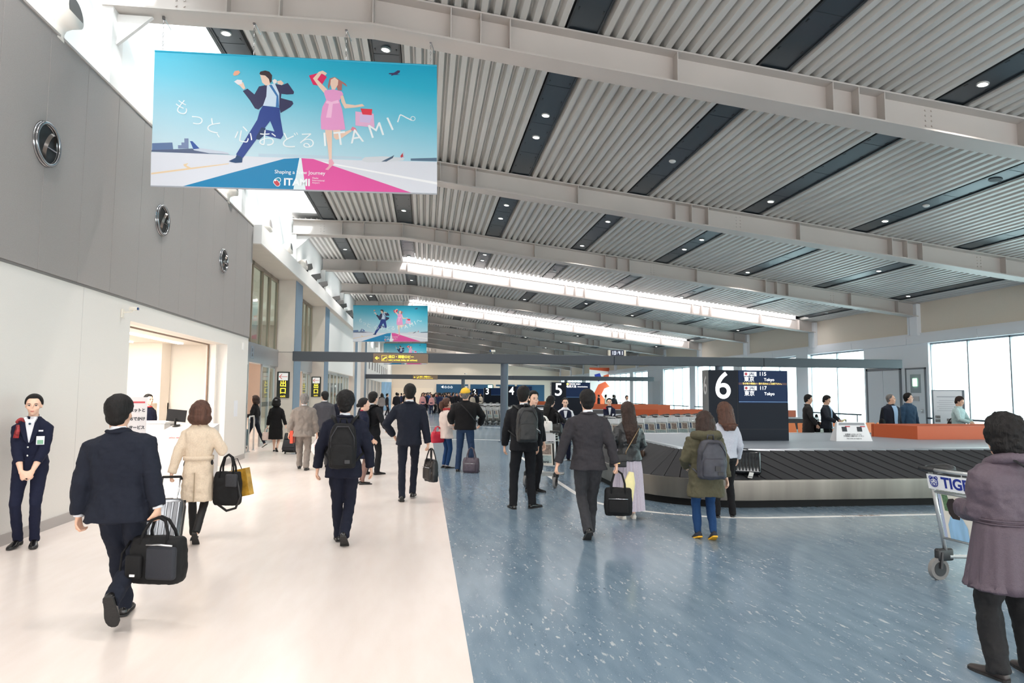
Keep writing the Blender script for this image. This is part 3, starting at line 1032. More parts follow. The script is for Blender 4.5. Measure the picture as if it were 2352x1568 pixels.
    def cap(front, side, back, th, top=1.):
        nu, nv = 36, 22
        rings = []
        for j in range(nv + 1):
            e_ = -PI / 2 + PI * (j + .02) / (nv + .04)
            ring = []
            for i in range(nu):
                a = 2 * PI * i / nu
                az = abs(((a - PI / 2 + PI) % (2 * PI)) - PI)   # 0 at the face
                q = az / PI
                lim = front + (side - front) * min(1, max(0, (q - .25) / .2)) + (back - side) * min(1, max(0, (q - .5) / .35))
                on = min(1, max(0, (math.degrees(e_) - lim) / 9))
                on = on * on * (3 - 2 * on)
                f = .84 + on * .16
                t = th * on * (1 + .9 * max(0, math.sin(e_)) * top)
                ring.append(V(((.074 * f + t) * math.cos(e_) * math.cos(a), -.012 + (.093 * f + t) * math.cos(e_) * math.sin(a), .028 + (.084 * f + t) * math.sin(e_))))
            rings.append(ring)
        h.loft(rings, T=Hm @ M4.Scale(hs, 4))
    def ellh(c, r):
        hell(h, c, r, 22, 14)
    tuft = .012
    if ht == 'short':
        cap(36, -20, -66, .015)
        ellh((0, -.03, .022), (.082, .088, .094))
        ellh((0, -.052, -.03), (.066, .052, .06))
    elif ht == 'fluffy':
        cap(34, -20, -64, .02, 1.2)
        ellh((0, -.055, -.028), (.07, .054, .066))
        ellh((0, -.03, .055), (.088, .1, .078))
        tuft = .022
    elif ht == 'thin':
        cap(46, -12, -60, .01, .6)
        ellh((0, -.05, -.02), (.068, .054, .06))
        tuft = .008
    elif ht == 'bun':
        cap(35, -22, -62, .013, .5)
        ellh((0, -.03, .03), (.08, .085, .084))
        ellh((0, -.115, -.012), (.036, .03, .036))
        tuft = .003
    elif ht == 'bob':
        cap(34, -30, -60, .018)
        ellh((0, -.035, .012), (.113, .108, .118))
        ellh((0, -.048, -.055), (.124, .098, .088))
        tuft = .016
    elif ht == 'puffy':
        cap(34, -25, -60, .024)
        ellh((0, -.03, .03), (.112, .115, .115))
        ellh((0, -.05, -.03), (.108, .098, .1))
        tuft = .03
    elif ht in ('long', 'mid'):
        cap(36, -25, -60, .016)
        L = .36 if ht == 'long' else .2
        ellh((0, -.03, .015), (.095 if ht == 'long' else .11, .1, .11))
        cc = [hd((0, -.045, .05)), hd((0, -.06, -.06)), hd((0, -.085, -.15)), B((0, -.075 * k, .80 * k)) + V((0, -.015, -(L - .24) * .5)), B((0, -.075 * k, .80 * k)) + V((0, -.012, -(L - .14)))]
        q_ = 1 if ht == 'long' else 1.2
        rr = ((.085 * q_, .075), (.1 * q_, .07), (.105 * q_, .055), (.1 * q_, .04), (.06 * q_, .02))
        h.loft([[c + V((w_ * math.cos(2 * PI * i / 20), d_ * math.sin(2 * PI * i / 20), 0)) for i in range(20)] for c, (w_, d_) in zip(cc, rr)])
        tuft = .02
    elif ht == 'tail':
        cap(36, -10, -60, .014)
        ellh((0, -.03, .02), (.084, .09, .094))
        h.tube([hd((0, -.09, .05)), hd((0, -.14, .03)), hd((0, -.15, -.06)), hd((0, -.12, -.16))], [.03, .045, .045, .015], 12)
        tuft = .015
    if ht != 'none':
        o = h.obj('hair', HAIR[A['hc']], root, True)
        organic(o, max(.0065, vox * .55), tuft, TUFT, 1 if ht == 'bun' else 0)
    # --- clothes
    J = A['top'] or cloth('dark_navy_suit', (30, 34, 46))
    jw = A['jw'] * bw
    hem = A['hem']
    t = MB()
    rings = []
    prof = []
    if hem < .5:
        if hem < .4:
            prof.append((hem, .118 * A['flare'], .092 * A['flare']))
            prof.append(((hem + .5) / 2, .114 * (1 + A['flare']) / 2, .088 * (1 + A['flare']) / 2))
        else:
            prof.append((hem, .116 * A['flare'], .088 * A['flare']))
        prof.append((.52, .112, .084))
    else:
        prof.append((hem, .108 * A['flare'], .08 * A['flare']))
    prof += [(z, a_, d_) for z, a_, d_ in ((.60, .1, .075), (.69, .111, .079), (.755, .117, .077), (.785, .114, .069), (.808, .1, .058), (.824, .08, .05), (.838, .056, .044), (.852, .042, .042)) if z > hem + .03]
    for z, a_, d_ in prof:
        wf = (jw if z < .83 else 1) * (fs if .7 < z < .83 else 1)
        rings.append([B(p) for p in sup(0, -.004 * k, z * k, a_ * k * wf, d_ * k * (jw ** .7), 30, 2.5 if z < .8 else 2.1)])
    t.loft(rings)
    for s in (-1, 1):
        w1 = el[s].lerp(wr[s], .92 * A['sleeve'] if A['sleeve'] <= 1 else .95)
        so = sh[s] - V((s * .006 * k, 0, .006 * k))
        q = [so - V((s * .05 * k, 0, -.012 * k)), so - V((s * .022 * k, 0, -.004 * k)), so.lerp(el[s], .07), so.lerp(el[s], .5), el[s], el[s].lerp(w1, .5), w1]
        sw_ = A['sl']
        t.tube(q, [.02 * k, .034 * k * fs, .043 * k * jw * fs, .041 * k * sw_, .0365 * k * sw_, .034 * k * sw_, .031 * k * sw_], 14)
    jk = t.obj('jacket' if A['hem'] > .3 else 'coat', J, root, True)
    organic(jk, vox * .95, A['fold'], FOLD, 3)
    if A['collar']:
        c = MB()
        n0 = B((0, 0, .843 * k))
        cr = []
        for z, f in ((-.03, 1.12), (.012, .98), (.024, .92)):
            cr.append([n0 + V((math.cos(2 * PI * i / 20) * .0365 * k * f * bw ** .5, math.sin(2 * PI * i / 20) * .0375 * k * f, z * k * .62 + (.008 * k if math.sin(2 * PI * i / 20) < 0 else -.006 * k))) for i in range(20)])
        c.loft(cr, cap=False)
        c.obj('shirt_collar', A['collar'], root, True)
    if A['coll2']:
        c = MB()
        n0 = B((0, -.003 * k, .838 * k))
        pth = [n0 + V((math.cos(a) * .047 * k, math.sin(a) * .05 * k, (.004 - .02 * max(0, math.sin(a))) * k)) for a in [R(70 - 320 * i / 14) for i in range(15)]]
        c.tube(pth, [.006 * k] + [.0095 * k] * 13 + [.006 * k], 8)
        organic(c.obj('jacket_collar', J, root, True), .008, 0, None, 2)
    if A['cuff']:
        for s in (-1, 1):
            MB().tube([el[s].lerp(wr[s], .9), el[s].lerp(wr[s], .99)], [.0215 * k, .0205 * k], 14).obj('shirt_cuff', WHITE, root, True)
    P = A['bm'] or J
    if A['bottom'] in ('trousers', 'slim'):
        t = MB()
        lw = A['legw'] * (1 if A['bottom'] == 'trousers' else .9)
        t.loft([sup(0, 0, z * k, a_ * k, d_ * k, 26) for z, a_, d_ in ((.465, .07, .05), (.49, .102 * lw ** .5, .074), (.55, .103, .076), (.6, .092, .07))])
        for s in (-1, 1):
            tip = an[s] + (kn[s] - an[s]).normalized() * (-.022 * k if A['bottom'] == 'trousers' else -.004 * k)
            t.tube([hp[s] + V((0, 0, .01 * k)), hp[s].lerp(kn[s], .5), kn[s], kn[s].lerp(tip, .5), tip], [.055 * k * lw ** .5, .0485 * k * lw, .0385 * k * lw, .0365 * k * lw, .0345 * k * lw if A['bottom'] == 'trousers' else .026 * k], 16)
        organic(t.obj('trousers', P, root, True), vox * .95, A['fold'] * (.9 if A['bottom'] == 'trousers' else .35), FOLD, 3)
    elif A['bottom'] == 'skirt':
        hm, fl = A['skirt']
        t = MB()
        n = 28 if not A['pleats'] else A['pleats'] * 4
        rings = []
        for i in range(9):
            f = i / 8
            z = .62 + (hm - .62) * f
            a_ = (.094 + .02 * min(1, f * 3) + (fl - 1) * .11 * f) * k
            d_ = (.07 + .018 * min(1, f * 3) + (fl - 1) * .1 * f) * k
            ring = sup(0, 0, z * k, a_, d_, n, 2.2)
            if A['pleats']:
                ring = [V((p.x * (1 + amp), p.y * (1 + amp), p.z)) for p, amp in zip(ring, [(.02 + .045 * f) * (1, .2, -1, .2)[q % 4] for q in range(n)])]
            rings.append(ring)
        t.loft(rings)
        o = t.obj('skirt', P, root, not A['pleats'])
        if not A['pleats']:
            organic(o, vox, .008, FOLD, 2)
        if A['legs']:
            for s in (-1, 1):
                MB().tube([hp[s].lerp(kn[s], .5), kn[s], kn[s].lerp(an[s], .32), an[s].lerp(kn[s], .12), an[s] - V((0, 0, .01 * k))], [.04 * k, .0285 * k, .0305 * k, .019 * k, .021 * k], 14).obj('stocking', A['legs'], root, True)
    # --- shoes
    for s, f_ in ((-1, 'lf'), (1, 'rf')):
        pt, yw = A[f_]
        fm = M4.Translation(an[s]) @ M4.Rotation(R(yw), 4, 'Z') @ M4.Rotation(R(-pt), 4, 'X')
        q = kk * (.94 if bw < .95 else 1.03)
        hz = -.045 * k
        prof = ((-.066, .018, .05), (-.055, .03, .066), (-.02, .034, .085), (.03, .036, .078), (.075, .042, .056), (.115, .046, .044), (.155, .043, .036), (.185, .03, .03), (.198, .012, .02))
        if A['shoetype'] == 'flat':
            prof = tuple((u, w_ * .9, h_ * .62) for u, w_, h_ in prof)
        elif A['shoetype'] == 'sneaker':
            prof = tuple((u, w_ * 1.06, h_ * 1.12) for u, w_, h_ in prof)
        b_ = MB()
        rings = []
        for u, w_, h_ in prof:
            ring = []
            for i in range(13):
                a = PI * i / 12
                ring.append(V((math.cos(a) * w_ * q, u * q, hz + .012 + (h_ - .012) * q * math.sin(a) ** .7)))
            ring += [V((-w_ * q, u * q, hz + .012)), V((w_ * q, u * q, hz + .012))]
            rings.append(ring)
        b_.loft(rings, T=fm)
        so = MB()
        rings = [[V((w_ * q * 1.04 * c, u * q * 1.02, hz + z)) for c, z in ((-1, .001), (1, .001), (1, .016), (-1, .016))] for u, w_, h_ in prof]
        so.loft(rings, T=fm)
        shoe = b_.obj('shoe', A['shoe'], root, True)
        so.obj('sole', A['sole'] or SOLE, shoe)
        if A['heel']:
            MB().loft([[V((w_ * q * c, u * q, hz + .002 + z)) for c, u in ((-1, -.06), (1, -.06), (1, -.015), (-1, -.015))] for w_, z in ((.026, -A['heel']), (.03, 0.02))], T=fm).obj('heel', A['shoe'], shoe)
    root['_k'] = k
    PP[root.name] = dict(sh=sh, el=el, wr=wr, an=an, kn=kn, k=k, B=B, hd=hd, root=root, hs=hs)
    return root
PP = {}
def front_patch(root, z0, z1, half, m, name='shirt_front', jw=1., taper=.5, n=7):
    P = PP[root.name]
    k = P['k']
    b = MB()
    rings = []
    prof = ((.45, .116, .088), (.52, .112, .084), (.60, .1, .075), (.69, .111, .079), (.755, .117, .077), (.785, .114, .069), (.808, .1, .058), (.84, .056, .044))
    def at(z):
        for a, c in zip(prof, prof[1:]):
            if a[0] <= z <= c[0]:
                f = (z - a[0]) / (c[0] - a[0])
                return a[1] + (c[1] - a[1]) * f, a[2] + (c[2] - a[2]) * f
        return prof[-1][1:]
    for i in range(9):
        z = z0 + (z1 - z0) * i / 8
        w_, d_ = at(z)
        hw = half * (taper + (1 - taper) * i / 8)
        ring = []
        for q in range(n):
            x = hw * (2 * q / (n - 1) - 1)
            yy = d_ * jw ** .7 * (1 - abs(x / (w_ * jw)) ** 2.5) ** (1 / 2.5) + .006
            ring.append(P['B']((x * k, yy * k, z * k)))
        rings.append(ring)
    b.loft(rings, cap=False, close=False)
    b.loft([[p - V((0, .03, 0)) for p in r] for r in rings], cap=False, close=False)
    return b.obj(name, m, root, True)
def wp(root, p):
    """a point of a figure in world space"""
    return M4.Translation(root.location) @ Euler(root.rotation_euler).to_matrix().to_4x4() @ V(p)
# ================================================================ bags, cases and trolleys
BLK = mat('black_nylon', (16, 16, 18), .65, spec=.3, noise=(60, .15), bump=(500, .4))
BLK2 = mat('black_leather', (20, 20, 22), .32, bump=(160, .3))
DGREY = mat('charcoal_nylon', (44, 45, 50), .65, noise=(50, .15), bump=(400, .4))
METAL = mat('bright_metal', (200, 202, 205), .22, .9)
def bag(name, label, cat, w_, d_, h_, m, loc, rotz, handle=.16, hw=.5, pocket=True, sag=.0, tilt=0, hm=None, group=None, rad=.04):
    """soft bag standing on loc (base centre); two arched handles"""
    b = MB()
    rings = []
    for f, wx, dx in ((0, .9, .85), (.06, .98, .97), (.3, 1.02, 1.06), (.7, 1.0, .96), (.93, .96, .7), (1, .9, .5)):
        rings.append(sup(0, 0, f * h_, w_ / 2 * wx, d_ / 2 * dx, 32, 4))
    b.loft(rings)
    o = b.obj(name, m, None, True)
    tag(o, label, cat, group)
    o.location = loc
    o.rotation_euler = (R(tilt), 0, rotz)
    organic(o, .012, .008, FOLD, 2)
    hm = hm or m
    for s in (-1, 1):
        pts = [V((w_ * hw * .5 * c, s * d_ * .3 * (1 - .75 * z), h_ * .96 + handle * z)) for c, z in ((-1, -.25), (-.95, .3), (-.55, .85), (0, 1), (.55, .85), (.95, .3), (1, -.25))]
        MB().tube(pts, .011, 8).obj('handle', hm, o, True)
    if pocket:
        MB().bbox(-w_ * .36, w_ * .36, -d_ / 2 - .022, -d_ / 2 + .03, h_ * .1, h_ * .62, .02).obj('front_pocket', m, o, 'angle')
        MB().tube([(-w_ * .34, -d_ / 2 - .02, h_ * .64), (0, -d_ / 2 - .026, h_ * .645), (w_ * .34, -d_ / 2 - .02, h_ * .64)], .005, 6).obj('zip', METAL, o, True)
    return o
def backpack(label, root, w_, h_, d_, m, zf=.68, sag=.0, pocket=1, extra=None, group=None):
    P = PP[root.name]
    k = P['k']
    c = P['B']((0, -.088 * k, zf * k))
    o = empty('backpack', wp(root, (0, c.y - d_ / 2 + sag, c.z - h_ / 2)), root.rotation_euler.z)
    tag(o, label, 'backpack', group)
    b = MB()
    rings = []
    for f, wx, dx in ((0, .82, .8), (.05, .95, .95), (.3, 1, 1.05), (.65, .97, .95), (.85, .88, .8), (.95, .72, .6), (1, .5, .4)):
        rings.append(sup(0, 0, f * h_, w_ / 2 * wx, d_ / 2 * dx, 32, 3.2))
    b.loft(rings)
    organic(b.obj('bag_body', m, o, True), .011, .01, FOLD, 2)
    y = -d_ / 2
    if pocket:
        b = MB()
        b.loft([sup(0, y + .015, f * h_, w_ * .40 * wx, .035 * wx, 24, 3) for f, wx in ((.06, .85), (.1, 1), (.42, 1), (.5, .9), (.54, .7))])
        organic(b.obj('front_pocket', m, o, True), .009, .006, FOLD, 2)
        MB().box(w_ * .1, w_ * .28, y - .028, y - .018, h_ * .12, h_ * .2).obj('label_patch', mat('dark_patch', (30, 30, 33), .5), o)
    MB().tube([(-w_ * .42, y * .55, h_ * .35), (-w_ * .4, y * .82, h_ * .7), (-w_ * .2, y * .8, h_ * .93), (w_ * .2, y * .8, h_ * .93), (w_ * .4, y * .82, h_ * .7), (w_ * .42, y * .55, h_ * .35)], .006, 6).obj('zip', mat('dark_zip', (52, 52, 56), .35, .5), o, True)
    MB().tube([(-.04, d_ * .2, h_ * .97), (-.03, d_ * .15, h_ + .05), (.03, d_ * .15, h_ + .05), (.04, d_ * .2, h_ * .97)], .009, 8).obj('handle', m, o, True)
    zb = c.z - h_ / 2
    for s in (-1, 1):
        sh = P['sh'][s]
        up = V((s * .075 * k, 0, P['B']((0, 0, .838 * k)).z - zb))
        off = c.y - d_ / 2 + sag
        fy = P['B']((0, .1 * k, .72 * k)).y
        pts = [V((s * .05, d_ * .35, h_ * .88)), V((s * .066 * k, .0 - off - .062 * k, up.z - .012 * k)), V((s * .076 * k, .0 - off + .004, up.z + .004 * k)), V((s * .086 * k, fy - off - .035 * k, up.z - .06 * k)), V((s * .1 * k, fy - off - .028 * k, up.z - .15 * k)), V((s * .125 * k, -off + .0, h_ * .3)), V((s * w_ * .42, d_ * .3, h_ * .12))]
        MB().tube(pts, [.012, .03, .032, .03, .024, .014, .01], 8, flat=.3).obj('shoulder_strap', m, o, True)
    return o
def suitcase(label, loc, rotz, w_, d_, h_, m, ribs=7, pull=.5, tilt=0, cat='suitcase', side=False, soft=False, group=None, lay=None):
    o = empty('suitcase', loc, 0)
    o.rotation_euler = lay or (R(tilt), 0, rotz)
    tag(o, label, cat, group)
    z0 = .05
    b = MB().bbox(-w_ / 2, w_ / 2, -d_ / 2, d_ / 2, z0, z0 + h_, .05 if not soft else .03, n=4)
    b.obj('shell', m, o, 'angle')
    b = MB()
    if not soft:
        for i in range(ribs):
            x = -w_ * .4 + w_ * .8 * i / max(1, ribs - 1)
            for s in (-1, 1):
                b.bbox(x - .012, x + .012, s * d_ / 2 - .006, s * d_ / 2 + .006, z0 + .05, z0 + h_ - .05, .005, n=1)
        b.obj('rib', m, o).name = 'ribbing'
        MB().bbox(-w_ / 2 - .004, w_ / 2 + .004, -.008, .008, z0 - .004, z0 + h_ + .004, .004, n=1).obj('zip_band', BLK, o)
    else:
        b.bbox(-w_ * .4, w_ * .4, -d_ / 2 - .03, -d_ / 2 + .02, z0 + h_ * .12, z0 + h_ * .55, .02)
        b.bbox(-w_ * .4, w_ * .4, -d_ / 2 - .02, -d_ / 2 + .02, z0 + h_ * .6, z0 + h_ * .9, .015)
        b.obj('front_pocket', m, o, 'angle')
    for x in (-1, 1):
        for y in (-1, 1):
            MB().cyl((x * w_ * .4 - .012, y * d_ * .34, .025), (x * w_ * .4 + .012, y * d_ * .34, .025), .025, 12).obj('wheel', SOLE, o)
    MB().tube([(-.06, 0, z0 + h_ - .01), (-.055, 0, z0 + h_ + .025), (.055, 0, z0 + h_ + .025), (.06, 0, z0 + h_ - .01)], .009, 8).obj('carry_handle', BLK, o, True)
    if pull:
        for s in (-1, 1):
            MB().cyl((s * .085, d_ * .3, z0 + h_ - .02), (s * .085, d_ * .3, z0 + h_ + pull), .008, 8).obj('pull_rod', METAL, o, True)
        MB().tube([(-.1, d_ * .3, z0 + h_ + pull - .02), (-.09, d_ * .3, z0 + h_ + pull + .01), (.09, d_ * .3, z0 + h_ + pull + .01), (.1, d_ * .3, z0 + h_ + pull - .02)], .014, 8).obj('pull_grip', BLK, o, True)
    return o
M_cart = mat('cart_aluminium', (196, 198, 198), .35, .65)
M_tyre = mat('grey_rubber', (128, 126, 124), .7)
M_cover = mat('black_plastic', (34, 35, 37), .45)
M_board = mat('white_board', (236, 236, 238), .4)
M_tigblue = mat('logo_blue', (22, 44, 140), .4)
M_poster = mat('poster_cream', (232, 226, 214), .35, noise=(3, .06))
def trolley(label, loc, rotz, ad='poster', group=None, far=False):
    o = empty('luggage_trolley', loc, rotz)
    tag(o, label, 'luggage trolley', group)
    Z = lambda x, z: V((x, -.02 - .13 * (z - .2) / .75, z))
    for s in (-1, 1):
        MB().tube([Z(s * .26, .2), Z(s * .265, .6), Z(s * .27, .96)], .02, 8, flat=.7).obj('upright', M_cart, o, True)
        b = MB().bbox(s * .27 - .03, s * .27 + .03, -.12, .05, .16, .27, .02).tube([(s * .27 - .03, -.08, .24), (s * .27 - .03, -.1, .1)], .014, 6).tube([(s * .27 + .03, -.08, .24), (s * .27 + .03, -.1, .1)], .014, 6)
        b.obj('fork_cover', M_cover, o, 'angle')
        w_ = MB().tube([(s * .27 - .02, -.1, .095), (s * .27 + .02, -.1, .095)], .095, 24).obj('wheel', M_tyre, o, 'angle')
        MB().cyl((s * .27 - .024, -.1, .095), (s * .27 + .024, -.1, .095), .062, 20).obj('hub', M_cover, w_)
    MB().tube([(-.34, -.17, .97), (.34, -.17, .97)], .016, 10).tube([Z(-.27, .96), (-.27, -.17, .97)], .014, 6).tube([Z(.27, .96), (.27, -.17, .97)], .014, 6).obj('handle_bar', M_cart, o, True)
    for s in (-1, 1):
        MB().tube([(s * .2, -.17, .97), (s * .36, -.17, .97)], .021, 10).obj('grip', M_cover, o, True)
    b = MB()
    b.loft([[V((x, -.1 + y * wy, .985 + z * wz)) for y, z in [(math.cos(2 * PI * i / 12), math.sin(2 * PI * i / 12)) for i in range(12)]] for x, wy, wz in ((-.36, .015, .01), (-.3, .05, .025), (-.15, .07, .045), (-.1, .06, .04), (-.07, .03, .02))])
    b.obj('brake_lever', M_cover, o, True)
    b = MB()
    for q in range(4):
        z = .8 + .045 * q
        b.tube([(-.25, -.09, z), (-.24, .16, z), (.24, .16, z), (.25, -.09, z)], .004, 5)
    for q in range(9):
        x = -.24 + .06 * q
        b.tube([(x, .16, .94), (x, .16, .79), (x, -.09, .79)], .0035, 5)
    b.obj('wire_basket', M_cart, o, True)
    b = MB().loft([[Z(-.285, .80) - V((0, .03, 0)), Z(.285, .80) - V((0, .03, 0)), Z(.285, .80) - V((0, .012, 0)), Z(-.285, .80) - V((0, .012, 0))], [Z(-.285, .93) - V((0, .03, 0)), Z(.285, .93) - V((0, .03, 0)), Z(.285, .93) - V((0, .012, 0)), Z(-.285, .93) - V((0, .012, 0))]])
    sb = b.obj('sign_board', M_board, o)
    b = MB().loft([[Z(x, z) - V((0, y, 0)) for x, y in ((-.22, .012), (.22, .012), (.22, 0), (-.22, 0))] for z in (.38, .76)])
    pp = b.obj('poster_panel', M_poster, o)
    MB().tube([Z(-.26, .37), Z(.26, .37)], .014, 6).tube([Z(-.26, .775), Z(.26, .775)], .012, 6).obj('cross_bar', M_cart, o, True)
    b = MB()
    for s in (-1, 1):
        b.tube([(s * .25, 0, .2), (s * .24, .5, .17), (s * .12, .86, .13), (s * .05, .9, .13)], .017, 8)
    b.tube([(-.12, .88, .13), (.12, .88, .13)], .017, 8)
    for y in (.15, .32, .5, .68):
        b.box(-.21, .21, y, y + .03, .165, .18)
    b.obj('platform', M_cart, o, 'angle')
    w_ = MB().tube([(-.018, .72, .07), (.018, .72, .07)], .07, 18).obj('wheel', M_tyre, o, 'angle')
    MB().tube([(-.03, .72, .07), (-.03, .7, .15), (.03, .7, .15), (.03, .72, .07)], .008, 6).obj('fork_cover', M_cover, o)
    if not far:
        a = math.atan2(.13, .75)
        cz = Z(0, .865) - V((0, .031, 0))
        if ad == 'tiger':
            text('TIGER', .13, M_tigblue, sb, cz + V((.04, 0, 0)), (PI / 2 + a, 0, 0), bold=.004)
            b = MB()
            def tp(u, v):
                return Z(-.215 + u, .865 + v) - V((0, .0325, 0))
            def ring(cx, cz_, rx, rz, th=.0035, n=18, a0=0, a1=2 * PI):
                b.tube([tp(cx + rx * math.cos(a0 + (a1 - a0) * i / n), cz_ + rz * math.sin(a0 + (a1 - a0) * i / n)) for i in range(n + 1)], th, 5)
            ring(0, 0, .04, .043)
            ring(-.03, .036, .013, .014)
            ring(.03, .036, .013, .014)
            ring(0, -.02, .017, .013)
            for s in (-1, 1):
                b.tube([tp(s * .012, .012), tp(s * .024, .008)], .004, 5)
                b.tube([tp(s * .04, -.01), tp(s * .026, -.008)], .003, 5)
                b.tube([tp(s * .01, .035), tp(s * .006, .024)], .003, 5)
            b.obj('emblem', M_tigblue, sb)
            # portrait print on the panel
            hp = lambda u, v: Z(u, v) - V((0, .0135, 0))
            MB().poly([hp(x, z) for x, z in ((-.22, .38), (-.19, .38), (-.19, .76), (-.22, .76))]).poly([hp(x, z) for x, z in ((-.17, .62), (-.12, .62), (-.11, .7), (-.12, .76), (-.18, .76))], 1).obj('print_edge', [mat('print_lilac', (178, 188, 214), .4), mat('print_green', (96, 128, 92), .4, noise=(60, .4))], pp)
            hp2 = lambda u, v: Z(u, v) - V((0, .015, 0))
            MB().poly([hp2(x, z) for x, z in ((-.16, .38), (.03, .38), (.035, .5), (.0, .57), (-.05, .6), (-.12, .58), (-.16, .5))]).obj('print_dress', mat('print_blue', (150, 190, 222), .4, noise=(14, .2, (1, 1, .1))), pp)
            hp3 = lambda u, v: Z(u, v) - V((0, .0165, 0))
            MB().poly([hp3(x, z) for x, z in ((-.1, .56), (-.03, .56), (-.01, .62), (-.02, .7), (-.06, .74), (-.11, .73), (-.14, .68), (-.13, .6))]).obj('print_hair', mat('print_dark_hair', (44, 32, 30), .4), pp)
            hp4 = lambda u, v: Z(u, v) - V((0, .018, 0))
            MB().poly([hp4(x, z) for x, z in ((-.035, .59), (.0, .58), (.012, .6), (.02, .63), (.012, .66), (.0, .69), (-.035, .69), (-.05, .65))]).obj('print_face', mat('print_skin', (240, 204, 184), .4), pp)
        else:
            hp = lambda u, v: Z(u, v) - V((0, .0135, 0))
            MB().poly([hp(x, z) for x, z in ((-.2, .42), (.2, .42), (.2, .55), (-.2, .55))]).poly([hp(x, z) for x, z in ((-.2, .57), (-.02, .57), (-.02, .74), (-.2, .74))], 1).poly([hp(x, z) for x, z in ((.02, .57), (.2, .57), (.2, .74), (.02, .74))], 2).obj('print_picture', [mat('print_grey_green', (170, 186, 184), .4, noise=(20, .25)), mat('print_slate', (86, 100, 124), .4, noise=(30, .4)), mat('print_tan', (158, 140, 128), .4, noise=(30, .4))], pp)
            if ad == 'sahara':
                text('Sahara', .07, mat('print_dark', (50, 54, 60), .5), pp, Z(.05, .44) - V((0, .016, 0)), (PI / 2 + a, 0, 0), bold=.001, shear=.3)
    return o
# ================================================================ the cast
navy = cloth('navy_suit', (27, 31, 43))
navy2 = cloth('midnight_suit', (22, 25, 40))
black = cloth('black_suit', (23, 24, 28))
char = cloth('charcoal_suit', (52, 50, 54))
uni = cloth('uniform_navy', (26, 30, 52))
greys = cloth('grey_suit', (126, 118, 112))
dgrey = cloth('dark_grey_tweed', (70, 70, 76))
trench = cloth('beige_trench', (218, 200, 178), .75)
olive = cloth('olive_parka', (84, 80, 62), .7)
jeans = cloth('blue_denim', (42, 62, 92), .85)
indigo = cloth('indigo_denim', (30, 62, 104), .85)
plum = mat('plum_coat', (84, 72, 82), .6, noise=(80, .08), bump=(180, .3))
knit = cloth('pale_grey_knit', (188, 190, 200), .9)
blkc = cloth('black_cloth', (22, 21, 23))
bleather = mat('black_leather_jacket', (30, 32, 34), .34, noise=(40, .2), bump=(80, .3))
lilac = cloth('lilac_pleats', (200, 190, 202), .7)
teal = cloth('petrol_shirt', (48, 72, 96))
mint = cloth('pale_mint_shirt', (186, 208, 208))
cream = cloth('cream_jacket', (222, 206, 198))
REDS = mat('red_scarf', (176, 38, 40), .6, noise=(30, .3))

# --- attendant by the left wall
a = person('woman attendant in navy trouser uniform with red scarf standing by the left wall, hands clasped', -4.07, 7.72, 196, 1.585, .008,
           bw=.9, skin=SKIN2, face=True, hair='bun', hc='black', top=uni, hem=.50, flare=.95, sleeve=.62, sl=.92, la=(-.035, .12, .50), ra=(.022, .125, .485), lpole=(-1, -.35, -.2), rpole=(1, -.35, -.2),
           ld=(.75, .35, -.45), rd=(-.8, .3, -.35), ln=(-.1, 1, .3), rn=(.1, 1, .3), lcurl=.55, rcurl=.5, bottom='trousers', legw=.86, hyaw=4, hpitch=-3, hsc=.93, ll=(-.045, 0, .062), rl=(.05, -.02, .062), heel=.018, lf=(7, 8), rf=(7, -14), fold=.008, coll2=False)
p = PP[a.name]; k = p['k']; B = p['B']
MB().prism([B((x * k, .069 * k, z * k)) for x, z in ((-.003, .685), (.003, .685), (.026, .81), (.024, .835), (-.024, .835), (-.026, .81))], (0, .014 * k, 0)).obj('shirt_front', WHITE, a)
for s in (-1, 1):
    MB().prism([B((s * x * k, .079 * k, z * k)) for x, z in ((.0, .67), (.027, .815), (.044, .82), (.052, .775), (.026, .70))], (0, .009 * k, 0)).obj('lapel', uni, a)
    MB().prism([B((s * x * k, .056 * k, z * k)) for x, z in ((.003, .80), (.02, .806), (.036, .845), (.024, .852))], (0, .03 * k, 0)).obj('collar_point', WHITE, a)
MB().ell(B((0, .09 * k, .806 * k)), (.012, .01, .011), 10, 8).obj('tie_knot', mat('tie_teal', (40, 70, 88), .5), a, True)
b = MB()
for q in range(13):
    t = q / 12
    c0 = B(((.02 + .055 * t) * k, (.07 - .01 * t) * k, (.8 + .035 * math.sin(t * 2.6)) * k))
    b.ell(c0, (.016, .014, .018), 8, 6)
b.loft([[B((x * k, .082 * k, z * k)), B((x2 * k, .082 * k, z * k)), B((x2 * k, .094 * k, z * k)), B((x * k, .094 * k, z * k))] for z, x, x2 in ((.715, .055, .085), (.765, .05, .078), (.8, .055, .07))])
sc = b.obj('neck_scarf', mat('red_navy_scarf', (150, 44, 48), .5, noise=(38, .75)), a, True)
for z in (.655, .60):
    MB().ell(B((.004 * k, .083 * k, z * k)), (.011, .006, .011), 12, 8).obj('button', METAL, a, True)
MB().prism([B((x * k, .084 * k, z * k)) for x, z in ((-.04, .67), (-.085, .67), (-.085, .725), (-.04, .725))], (0, .006, 0)).prism([B((x * k, .0845 * k, z * k)) for x, z in ((-.046, .674), (-.079, .674), (-.079, .7), (-.046, .7))], (0, .0072, 0), 1).prism([B((x * k, .083 * k, z * k)) for x, z in ((-.05, .755), (-.075, .755), (-.075, .765), (-.05, .765))], (0, .006, 0)).obj('name_badge', [WHITE, mat('badge_green', (120, 170, 140), .5)], a)

